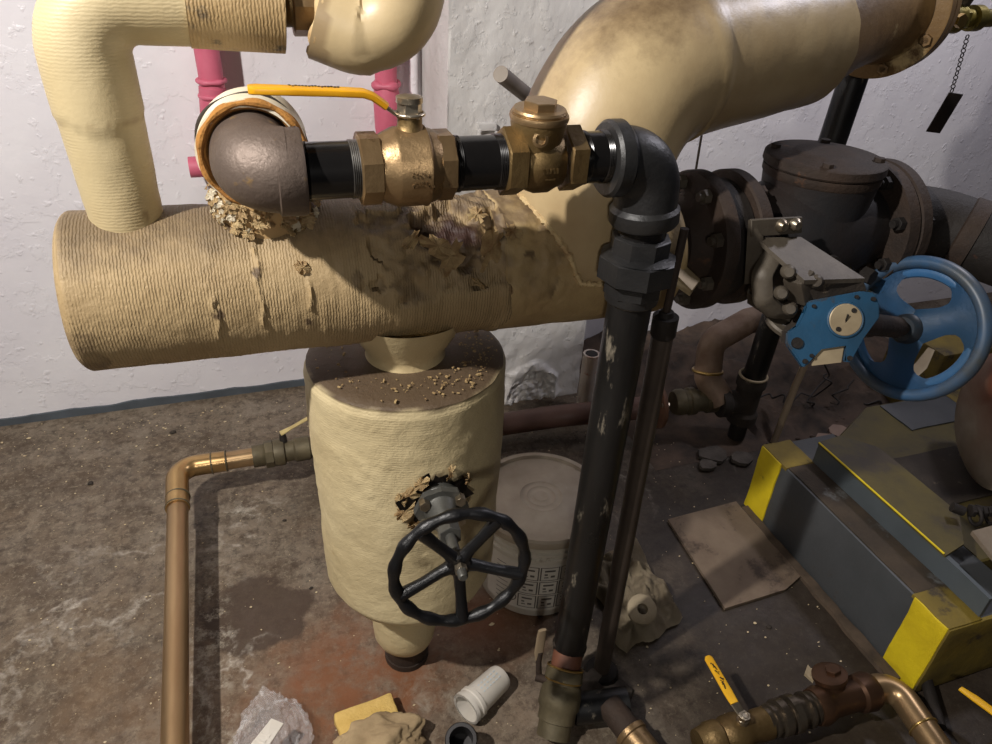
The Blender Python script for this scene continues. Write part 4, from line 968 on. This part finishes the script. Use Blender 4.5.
for i in range(40): bm.faces.new((g_[i][0], g_[i + 1][0], g_[i + 1][1], g_[i][1]))
lab = build('label', bm, m_label, bk)
bm = B()
def mark(a0, a1, z0, z1):
    n = max(1, int(abs(a1 - a0) / 4) + 1); q = [[bm.verts.new(on_pail(a0 + (a1 - a0) * i / n, z, .0022)) for z in (z0, z1)] for i in range(n + 1)]
    for i in range(n): bm.faces.new((q[i][0], q[i + 1][0], q[i + 1][1], q[i][1]))
def frame(a0, a1, z0, z1, t=.003):
    mark(a0, a1, z0, z0 + t); mark(a0, a1, z1 - t, z1); mark(a0, a0 + 1.2, z0, z1); mark(a1 - 1.2, a1, z0, z1)
for r_ in range(3):
    for c_ in range(4):
        a0 = -128 + c_ * 19; z0 = .034 + r_ * .046
        frame(a0, a0 + 18, z0, z0 + .042, .0018)
        mark(a0 + 4, a0 + 14, z0 + .028, z0 + .033)
        mark(a0 + 4, a0 + 7, z0 + .017, z0 + .022); mark(a0 + 10, a0 + 14, z0 + .010, z0 + .016); mark(a0 + 4, a0 + 8, z0 + .009, z0 + .012)
for r_ in range(9): mark(-152, -136 - 3 * (r_ % 3), .04 + r_ * .014, .042 + r_ * .014)
for k in range(20):        # small prohibition ring
    a = 2 * PI * k / 20; b = 2 * PI * (k + 1) / 20
    q = [on_pail(-136 + ro * math.degrees(math.cos(t)) / 58, .060 + ro * .0155 * math.sin(t) / 7, .0024) for t, ro in ((a, 7), (b, 7), (b, 5.8), (a, 5.8))]
    bm.faces.new([bm.verts.new(v) for v in q])
build('label_icons', bm, m_print, lab, smooth=False)
bm = B(); sweep(bm, [on_pail(-186 + 0, .3, .012)] + [on_pail(a, .3 - .16 * math.sin((a + 186) / 180 * PI), .016) for a in range(-176, -10, 10)] + [on_pail(-6, .3, .012)], .0022, 8)
bm.free()

# rag with washer
rgx, rgy = .735, .975
bm = B(); n = 46; random.seed(4)
g_ = []
for i in range(n + 1):
    row = []
    for j in range(n + 1):
        u, w = i / n * 2 - 1, j / n * 2 - 1
        rr_ = 1 + .25 * nn((u * 1.5, w * 1.5, 0), 1, 3)
        x = rgx + u * .085 * rr_; y = rgy + w * .125 * rr_ + .02 * u
        e_ = max(abs(u), abs(w)); z = .008 + (1 - e_ ** 4) * (.035 + .035 * fn((u * 2.2 + w, w * 1.6, 0), 1.2, 6)) + .012 * abs(nn((u * 5, w * 3, 2), 1))
        row.append(bm.verts.new((x, y, max(.004, z))))
    g_.append(row)
for i in range(n):
    for j in range(n): bm.faces.new((g_[i][j], g_[i + 1][j], g_[i + 1][j + 1], g_[i][j + 1]))
bmesh.ops.solidify(bm, geom=bm.faces[:], thickness=.004)
tag(build('crumpled_rag', bm, m_rag, sharp=80), 'crumpled dirty rag on the floor right of the bucket', 'rag')
bm = B(); wn = V((-.1, -.45, 1)).normalized(); lathe(bm, (.705, .885, .058), wn, [(0, .030), (.003, .033), (.012, .033), (.014, .030), (.014, .012), (0, .012), (0, .030)], 40, caps=(False, False)); tag(build('washer_ring', bm, m_rag), 'pale round ring with a dark hole resting on the rag', 'washer')
# board
bm = B(); prism(bm, [(.945, 1.165, .002), (1.165, 1.175, .002), (1.165, .90, .002), (1.10, .875, .002), (.925, .868, .002)], (0, 0, 1), .008); tag(build('floor_board', bm, m_mat, sharp=20), 'flat square brown board lying on the floor by the plinth', 'board')

# ---------------------------------------------------------------- plinth and pump base
PX, PH = 1.190, .205
pl = thing('equipment_plinth', 'long grey concrete plinth with bright yellow painted ends', 'plinth', (1.5, .87, 0))
bm = B(); box(bm, (PX + .112, .868, PH / 2), (.224, .592, PH), None, .004); build('concrete_block', bm, m_conc, pl)
def slab(name, x0, x1, y0, y1, z0, z1, mat, par): 
    bm = B(); box(bm, ((x0 + x1) / 2, (y0 + y1) / 2, (z0 + z1) / 2), (x1 - x0, y1 - y0, z1 - z0), None, .0015)
    bmesh.ops.subdivide_edges(bm, edges=[e for e in bm.edges if e.calc_length() > .03], cuts=8, use_grid_fill=True)
    for v in bm.verts: v.co += V((nn(v.co, 25), nn(v.co, 25, 3), nn(v.co, 25, 6))) * .002
    return build(name, bm, mat, par)
slab('yellow_band', PX - .004, PX + .01, 1.088, 1.166, .004, PH + .002, m_yconc, pl)
slab('yellow_band', PX - .004, PX + .01, .570, .652, .004, PH + .002, m_yconc, pl)
slab('yellow_top', PX - .001, PX + .085, 1.07, 1.167, PH - .006, PH + .004, m_ydirty, pl)
slab('yellow_top', PX - .001, PX + .085, .569, .66, PH - .006, PH + .004, m_ydirty, pl)
slab('yellow_end', PX - .001, PX + .222, .566, .574, .004, PH, m_ydirty, pl)
slab('grime_layer', PX + .006, PX + .087, .66, 1.07, PH - .004, PH + .0035, M('plinth_top_dirt', (72, 60, 46), (38, 32, 26), 9, .85, bump=.7, bscale=50, c3=(84, 84, 82), s3=9, t3=.56), pl)
bm = B(); prism(bm, [(1.158, .60, .0), (1.186, .60, 0), (1.186, 1.15, 0), (1.166, 1.15, 0)], (0, 0, 1), .012); bmesh.ops.subdivide_edges(bm, edges=[e for e in bm.edges if e.calc_length() > .1], cuts=30, use_grid_fill=True)
for v in bm.verts: v.co.x += .006 * nn(v.co, 20); v.co.z = max(0, v.co.z + .004 * nn(v.co, 40))
tag(build('grout_strip', bm, M('grout', (96, 80, 64), (58, 48, 38), 16, .85, bump=.6)), 'crumbly brown grout strip along the foot of the grey plinth', 'grout')
cb = thing('steel_base', 'grey steel channel base with olive grimy top on the plinth', 'machine base', (1.33, .85, PH))
z0 = PH + .004
bm = B(); prism(bm, [(1.274, .66, z0), (1.272, 1.075, z0), (1.272, 1.075, z0 + .055), (1.274, .66, z0 + .055)], (1, 0, 0), .012); prism(bm, [(1.272, .575, z0), (1.274, .66, z0), (1.274, .66, z0 + .055), (1.272, .575, z0 + .053)], (1, 0, 0), .01); build('channel_side', bm, m_channel, cb)
bm = B(); prism(bm, [(1.272, .685, z0 + .055), (1.270, 1.076, z0 + .055), (1.346, 1.085, z0 + .055), (1.408, 1.019, z0 + .055), (1.408, .776, z0 + .055), (1.338, .700, z0 + .055)], (0, 0, 1), .006); build('top_plate', bm, m_olive, cb)
bm = B(); sweep(bm, dense([(1.273, .69, z0 + .061), (1.271, 1.075, z0 + .061)], .02), .0022, 6); build('yellow_edge', bm, m_yconc, cb)
# second block behind
pb = thing('rear_plinth', 'olive and grey painted concrete block behind the steel base', 'plinth', (1.85, 1.1, 0))
bm = B(); prism(bm, [(1.430, .90, .0), (1.430, 1.16, .0), (1.62, 1.26, 0), (2.4, 1.26, .0), (2.4, .7, .0), (1.430, .7, .0)], (0, 0, 1), .19); bmesh.ops.bevel(bm, geom=bm.edges[:], offset=.004, segments=1, affect='EDGES'); build('concrete_block', bm, m_olive, pb)
slab('grey_top_patch', 1.66, 1.90, 1.13, 1.25, .187, .194, m_conc, pb)
slab('yellow_top_patch', 1.90, 2.1, 1.12, 1.26, .187, .195, m_ydirty, pb)
slab('recess_shade', 1.46, 1.72, .86, 1.04, .187, .195, m_grime, pb)  # flat dark slab painted in place of a shaded recess
bm = B(); box(bm, (2.15, 1.42, .14), (.42, .2, .28), None, .01); tag(build('yellow_block', bm, m_ydirty), 'faded yellow concrete block seen through the blue wheel', 'block')
# pump casing / motor end at right edge
pc = thing('pump_casing', 'rusty pale metal machine casing cut by the right edge', 'machine', (1.75, .85, .2))
bm = B(); cA = V((1.60, .90, .30)); ca = V((.9, -.42, .04)).normalized()
lathe(bm, (1.62, .94, .37), ca, [(0, .05), (.0, .14), (.02, .168), (.05, .175), (.10, .175), (.12, .165), (.4, .165)], 64)
build('casing', bm, m_silver, pc, wear=lambda p: max(0, min(1, (p.z - .36) * 7 + .9 * fn(p, 8))))
bm = B()
for k in range(7):
    a = math.radians(200 + k * 14)
    q = V((1.62, .94, .37)) + ca * .12; n1_ = ca.cross(V((0, 0, 1))).normalized(); n2_ = n1_.cross(ca)
    dd_ = n1_ * math.cos(a) + n2_ * math.sin(a); sweep(bm, [q + dd_ * .168, q + dd_ * .168 + ca * .25], .006, 6)
build('fin', bm, m_silver, pc)
bm = B(); prism(bm, [(1.37, .715, .275), (1.38, .55, .22), (1.62, .50, .22), (1.60, .70, .30)], (0, 0, 1), .01); build('coupling_guard', bm, m_silver, pc, wear=lambda p: 0)
bm = B()
for i in range(5):
    hexp(bm, (1.40 + .012 * i, .755 - .004 * i, .30 + .003 * math.sin(i * 2)), (1, -.4, 0), .009, .014 - .002 * (i % 2))
torus(bm, (1.41, .745, .29), (1, -.3, 0), .019, .004); torus(bm, (1.445, .735, .29), (1, -.3, 0), .017, .004); sweep(bm, [(1.37, .775, .30), (1.39, .76, .295)], .011, 10); build('drain_fitting', bm, m_rustdk, pc)

# ---------------------------------------------------------------- bottom right piping
bz = .075
def bp(x): return .574 - .02 * (x - .73)
bvb = thing('bronze_ball_valve', 'grimy bronze ball valve with an upright yellow lever near the floor', 'valve', (.73, .57, bz - .03))
bm = B(); lathe(bm, (.655, bp(.66), bz - .006), (1, -.02, .01), [(0, .026), (.02, .030), (.024, .033), (.045, .033), (.05, .028), (.06, .034), (.085, .036), (.10, .032), (.11, .027), (.13, .030), (.15, .030)], 36); build('valve_body', bm, m_bronze2, bvb)
bm = B(); lathe(bm, (.742, bp(.74), bz + .02), (0, 0, 1), [(0, .012), (.018, .011), (.020, .008)], 20); hexp(bm, (.742, bp(.74), bz + .038), (0, 0, 1), .010, .0115); torus(bm, (.742, bp(.74), bz + .047), (0, 0, 1), .006, .002); build('stem_nut', bm, m_steel, bvb)
L0 = V((.742, bp(.74), bz + .042)); L1 = V((.733, .60, bz + .055)); L2 = V((.738, .697, bz + .058))
bm = B(); bar(bm, [L0, L0.lerp(L1, .6), L1], .018, .004, (1, .05, 0)); build('lever', bm, m_steel, bvb)
bm = B(); bar(bm, [L1 + V((0, -.004, 0)), L1.lerp(L2, .2) , L1.lerp(L2, .6), L1.lerp(L2, .95), L2], [.017, .019, .018, .018, .010], .006, (1, .05, 0)); gp = build('yellow_grip', bm, m_yellow2, bvb)
bm = B(); rg = random.Random(14)
for (t0, t1) in ((.28, .48), (.58, .82)):
    for k in range(9):
        q = L1.lerp(L2, t0 + (t1 - t0) * k / 8) + V((rg.uniform(-.003, .003), 0, .0036)); box(bm, q, (rg.uniform(.002, .006), rg.uniform(.001, .003), .0008), Matrix.Rotation(rg.uniform(-1.5, 1.5), 3, 'Z'))
build('grip_marking', bm, m_ink, bvb, smooth=False)
cu_ = thing('ribbed_coupling', 'ribbed bronze and copper couplings right of the low ball valve', 'pipe fitting', (.86, .57, bz - .03))
bm = B(); pr = [(0, .027)]
for k, (q, rr_) in enumerate(((.010, .031), (.026, .035), (.052, .036), (.070, .031), (.088, .034), (.104, .031))): pr += [(q, .0265), (q + .001, rr_), (q + (.016 if k in (1, 2) else .006), rr_), (q + (.018 if k in (1, 2) else .008), .0265)]
lathe(bm, (.80, bp(.80), bz), (1, -.02, 0), pr, 36); build('ribs', bm, M('dull_bronze', (120, 110, 96), (70, 60, 50), 16, .3, .8, bump=.2), cu_)
ws_ = thing('wye_strainer', 'brown bronze strainer body with a round plug near the plinth corner', 'pipe fitting', (.98, .57, bz - .04))
bm = B(); lathe(bm, (.91, bp(.92), bz), (1, -.02, 0), [(0, .034), (.015, .038), (.03, .034), (.04, .030), (.10, .030), (.105, .036), (.13, .038), (.14, .034)], 36); lathe(bm, (.965, .59, bz + .01), (-.15, .35, 1), [(0, .028), (.026, .028), (.027, .033), (.036, .033), (.038, .026)], 36); build('strainer_body', bm, m_copper_dk, ws_)
bm = B(); hexp(bm, (.968, .602, bz + .046), (-.15, .35, 1), .008, .015); build('plug', bm, m_copper_dk, ws_)
bm = B(); prism(bm, [(.925, .625, bz + .02), (.945, .64, bz + .02), (.945, .62, bz + .02), (.93, .605, bz + .02)], (0, 0, 1), .006); build('paper_tab', bm, m_plate, ws_)
co = thing('copper_bend', 'shiny copper bend below the yellow plinth corner', 'pipe', (1.09, .5, bz - .03))
bm = B(); path = dense(fillet([(1.035, bp(1.03), bz), (1.105, .568, bz), (1.085, .43, bz - .004), (1.07, .25, bz - .006)], .038, 12), .012); sweep(bm, path, .0265, 36); build('tube', bm, m_copper, co)
for q, a_ in (((1.092, .475, bz - .003), (-.1, -1, 0)), ((1.05, bp(1.05), bz), (1, 0, 0))):
    bm = B(); torus(bm, q, a_, .0275, .0025); build('solder_ring', bm, m_brass_bright, co)
cs = thing('copper_stub', 'rusty copper pipe with a brass ring leaving the bottom edge', 'pipe', (.6, .63, .02))
bm = B(); dcs = V((.10, -.42, -.02)).normalized(); lathe(bm, (.535, .70, .06), dcs, [(0, .026), (.075, .026)], 32); build('tube', bm, m_rust, cs)
bm = B(); lathe(bm, V((.535, .70, .06)) + dcs * .06, dcs, [(0, .028), (.002, .032), (.012, .032), (.014, .029), (.15, .029)], 32); build('brass_socket', bm, m_bronze, cs)
post('floor_pipe_or_shade', 'black pipe-shaped filler for the shadow between the floor valve and the copper stub', (.47, .72, .045), (.575, .70, .05), .030, m_blackpipe)  # black cylinder standing in for the dark shadow beside the floor valve
yb = thing('yellow_lever', 'end of a second yellow lever at the bottom right corner', 'lever', (1.25, .5, .06))
bm = B(); bar(bm, [(1.225, .515, .08), (1.235, .49, .08), (1.26, .42, .078)], [.012, .018, .018], .006, (1, .2, 0)); build('grip', bm, m_yellow2, yb)
bm = B(); lathe(bm, (1.265, .41, .03), (0, 0, 1), [(0, .014), (.05, .012)], 18); lathe(bm, (1.2, .40, .03), (1, 0, 0), [(0, .025), (.15, .025)], 24); build('valve_body', bm, m_bronze2, yb)
post('drain_post', 'dark slim pipe lying under the yellow plinth corner', (1.16, .48, .03), (1.30, .70, .03), .012, m_rustdk)

# ---------------------------------------------------------------- small floor items
cpn = thing('plastic_cup', 'small white plastic jar lying on its side near the tank foot', 'jar', (.30, .82, 0))
ca_ = V((.74, .42, -.04)).normalized(); c0_ = V((.268, .785, .034))
bm = B(); lathe(bm, c0_, ca_, [(.004, .028), (.004, .033), (.012, .0335), (.013, .031), (.02, .031), (.022, .033), (.03, .033), (.032, .030), (.10, .0275), (.108, .025), (.11, .0)], 48, caps=(False, True)); lathe(bm, c0_, ca_, [(.004, .033), (.004, .029), (.09, .025), (.09, 0)], 40, caps=(False, False)); cpb = build('jar_body', bm, m_cup, cpn)
bm = B(); rg = random.Random(6); s_ = ca_.cross(V((0, 0, 1))).normalized()
for rw in range(3):
    for k in range(6):
        an = math.radians(70 + 16 * rw); rd = .0293
        q = c0_ + ca_ * (.045 + .009 * k) + V((0, 0, 1)) * rd * math.sin(an) + s_ * rd * math.cos(an)
        box(bm, q, (.005, .003, .0012), Matrix.Rotation(.5 + rg.uniform(-.3, .3), 3, 'Z'))
build('faded_print', bm, M('faded_blue_print', (186, 192, 194), rough=.6), cpb, smooth=False)
bm = B(); rdx = V((-.12, -.35, 1)).normalized(); lathe(bm, (.247, .735, .0), rdx, [(0, .030), (.075, .030), (.078, .028), (.078, .022), (.02, .021), (.02, 0)], 40, caps=(True, False)); tag(build('pipe_ring', bm, M('dark_grey_pipe_ring', (62, 60, 60), (44, 42, 42), 16, .5, .3)), 'short dark pipe stub standing open end up beside the white jar', 'pipe stub')
# plastic bag
bm = B(); r_ = bmesh.ops.create_icosphere(bm, subdivisions=5, radius=1)
for v in bm.verts:
    d = v.co.normalized(); k = 1 + .25 * fn(d, 1.6, 5) + .22 * abs(nn(d, 4, 2)) + .16 * abs(nn(d, 9, 7))
    v.co = V((-.09 + d.x * .062 * k, .84 + d.y * .075 * k, max(.003, .03 + d.z * .04 * k)))
m_bag = bpy.data.materials.new('clear_plastic_film'); m_bag.use_nodes = True
b_ = m_bag.node_tree.nodes['Principled BSDF']; b_.inputs['Base Color'].default_value = lin((235, 232, 232)); b_.inputs['Roughness'].default_value = .25; b_.inputs['Alpha'].default_value = .13
bag = thing('plastic_bag', 'crumpled clear plastic bag with a white paper on the floor at bottom left', 'bag', (-.09, .84, 0))
build('film', bm, m_bag, bag, sharp=25)
bm = B(); prism(bm, [(-.10, .79, .074), (-.065, .83, .078), (-.085, .845, .08), (-.125, .81, .072)], (0, .1, 1), .001)
for k in range(4): prism(bm, [(-.108 + .008 * k, .795 + .008 * k, .0775), (-.104 + .008 * k, .799 + .008 * k, .078), (-.118 + .008 * k, .812 + .008 * k, .077), (-.121 + .008 * k, .809 + .008 * k, .0765)], (0, 0, 1), .0008)
build('paper_slip', bm, m_cup, bag)
# foam + cloth at the bottom
bm = B(); box(bm, (.085, .83, .02), (.115, .055, .036), Matrix.Rotation(.12, 3, 'Z'), .006)
bmesh.ops.subdivide_edges(bm, edges=bm.edges[:], cuts=3, use_grid_fill=True)
for v in bm.verts: v.co += V((nn(v.co, 40), nn(v.co, 40, 2), nn(v.co, 40, 5))) * .004
tag(build('foam_block', bm, m_sponge), 'yellow foam block on the floor at the bottom edge', 'foam')
bm = B(); r_ = bmesh.ops.create_icosphere(bm, subdivisions=5, radius=1)
for v in bm.verts:
    d = v.co.normalized(); k = 1 + .25 * fn(d, 1.8, 9) + .12 * abs(nn(d, 4, 2))
    v.co = V((.095 + d.x * .085 * k, .775 + d.y * .045 * k, max(.002, .026 + d.z * .036 * k)))
tag(build('cloth_glove', bm, m_glove, sharp=60), 'crumpled dirty cream cloth in front of the yellow foam', 'cloth')
# flakes of paint on the floor
bm = B(); rg = random.Random(77)
def flake(x, y, s):
    k = rg.randint(4, 6); a0 = rg.uniform(0, 6); z = .001
    poly = [(x + s * rg.uniform(.5, 1.2) * math.cos(a0 + 2 * PI * i / k), y + s * rg.uniform(.3, .9) * math.sin(a0 + 2 * PI * i / k), z + rg.uniform(0, s * .2)) for i in range(k)]
    prism(bm, poly, (0, 0, 1), .001)
for i in range(900):
    x = rg.uniform(-.95, 1.15); y = rg.uniform(.55, 2.0)
    flake(x, y, rg.choice((.001, .0012, .0015, .002, .003)) * (2.2 if rg.random() < .05 else 1))
for i in range(60): flake(rg.gauss(-.5, .25), rg.gauss(1.95, .05), rg.uniform(.002, .005))
tag(build('paint_flakes', bm, m_chip, loc=(0, 1, 0), smooth=False), 'small pale paint flakes strewn over the floor', 'debris', kind='stuff')
bm = B()
for (x, y, s) in ((-.30, 1.9, .009), (-.02, 1.44, .006), (-.5, 1.72, .008), (.02, 1.20, .005), (1.0, .80, .007), (-.7, 1.5, .006), (.12, 1.3, .005)):
    rock(bm, (x, y, s * .25), s, 5)
tag(build('dirt_clumps', bm, m_grime, loc=(0, 1, 0)), 'few dark dirt clumps on the floor', 'debris', kind='stuff')

# ---------------------------------------------------------------- things on the wall
def pinkpipe(label, pts, r, extra=None):
    t = thing('pink_pipe', label, 'pipe', pts[-1]); bm = B(); sweep(bm, dense(pts, .03), r, 28, disp=lambda p, s, a: .001 * nn(p, 40)); build('pipe', bm, m_pink, t); return t
WP = 1.985
t = pinkpipe('pink painted vertical pipe on the wall left of the yellow lever', [(-.045, WP, 1.75), (-.045, WP, .90)], .029)
for z in (.965, .93):
    bm = B(); torus(bm, (-.045, WP, z), (0, 0, 1), .031, .006, disp=lambda a: .001 * math.sin(5 * a)); build('coupling_ring', bm, m_pink, t)
bm = B(); sweep(bm, dense(fillet([(-.045, WP, .95), (-.060, WP, .80), (-.02, WP, .755)], .04, 8), .02), .032, 24); sweep(bm, [(-.02, WP, .757), (-.13, WP, .757)], .026, 24); build('side_branch', bm, m_pink, t)
t = pinkpipe('pink painted vertical pipe on the wall behind the ball valve stem', [(.385, WP, 1.75), (.385, WP, .0)], .029)
bm = B(); torus(bm, (.385, WP, .95), (0, 0, 1), .031, .009, disp=lambda a: .003 * math.sin(4 * a)); torus(bm, (.385, WP, .80), (0, 0, 1), .030, .008, disp=lambda a: .003 * math.sin(5 * a)); lathe(bm, (.385, WP, .80), (0, 0, 1), [(0, .03), (.04, .034), (.12, .036), (.15, .03)], 20); build('wrap', bm, m_pink, t)
bm = B(); sweep(bm, dense([(.47, WY - .025, 1.75), (.47, WY - .025, .0)], .05), .012, 14, disp=lambda p, s, a: .001 * nn(p, 30)); tag(build('painted_conduit', bm, m_wall), 'thin white painted conduit beside the pilaster edge', 'conduit')
bm = B(); sweep(bm, dense([(.84, 1.79, .864), (.53, 1.50, 1.065)], .01), .017, 24); o = tag(build('pipe_end', bm, M('dusty_pale_pipe', (150, 140, 128), (120, 110, 100), 12, .6)), 'dusty grey pipe end poking out behind the insulated bend', 'pipe')
bm = B(); box(bm, (.60, 1.785, .885), (.05, .016, .018), None, .002); box(bm, (.58, 1.78, .84), (.008, .01, .08), None, .001); box(bm, (.625, 1.78, .84), (.006, .01, .07), None, .001); tag(build('wall_clip', bm, m_pil), 'small white painted clip on the pilaster', 'clip')
bm = B(); sweep(bm, dense([(1.06, 1.55, 1.02), (1.08, 1.55, .92), (1.085, 1.55, .80)], .02), .003, 8); tag(build('thin_wire', bm, m_chain), 'thin dark wire hanging behind the check valve cover', 'wire')

# ---------------------------------------------------------------- light
def area(name, loc, target, size, power, colr):
    l = bpy.data.lights.new(name, 'AREA'); l.shape = 'DISK'; l.size = size; l.energy = power; l.color = colr
    o = bpy.data.objects.new(name, l); col.objects.link(o); o.location = loc
    o.rotation_euler = (V(target) - V(loc)).to_track_quat('-Z', 'Y').to_euler(); return o
def point(name, loc, r, power, colr):
    l = bpy.data.lights.new(name, 'POINT'); l.shadow_soft_size = r; l.energy = power; l.color = colr
    o = bpy.data.objects.new(name, l); col.objects.link(o); o.location = loc; return o
point('ceiling_bulb', (-.95, .35, 2.15), .03, 165, (1, .95, .90))
point('rear_bulb', (-.42, -.95, 1.55), .06, 23, (1, .95, .89))
point('far_bulb', (2.05, 1.2, 2.15), .1, 34, (.93, .9, 1))
w = bpy.data.worlds.new('World'); bpy.context.scene.world = w; w.use_nodes = True
w.node_tree.nodes['Background'].inputs[0].default_value = (.85, .88, 1, 1); w.node_tree.nodes['Background'].inputs[1].default_value = .02

# ---------------------------------------------------------------- camera
cam = bpy.data.cameras.new('camera'); co_ = bpy.data.objects.new('camera', cam); col.objects.link(co_)
Rm = Matrix(((0.94651306, 0.13283459, -0.2940544), (-0.31888926, 0.52411652, -0.78969077), (0.04922052, 0.84122342, 0.53844265)))
co_.matrix_world = Matrix.Translation((0, 0, 1.35)) @ Rm.to_4x4()
cam.sensor_width = 36; cam.lens = 722 / 992 * 36; cam.clip_start = .02
sc = bpy.context.scene; sc.camera = co_
sc.view_settings.view_transform = 'Standard'; sc.view_settings.look = 'None'; sc.view_settings.gamma = 1; sc.view_settings.exposure = 0.28
sc.view_settings.use_curve_mapping = False
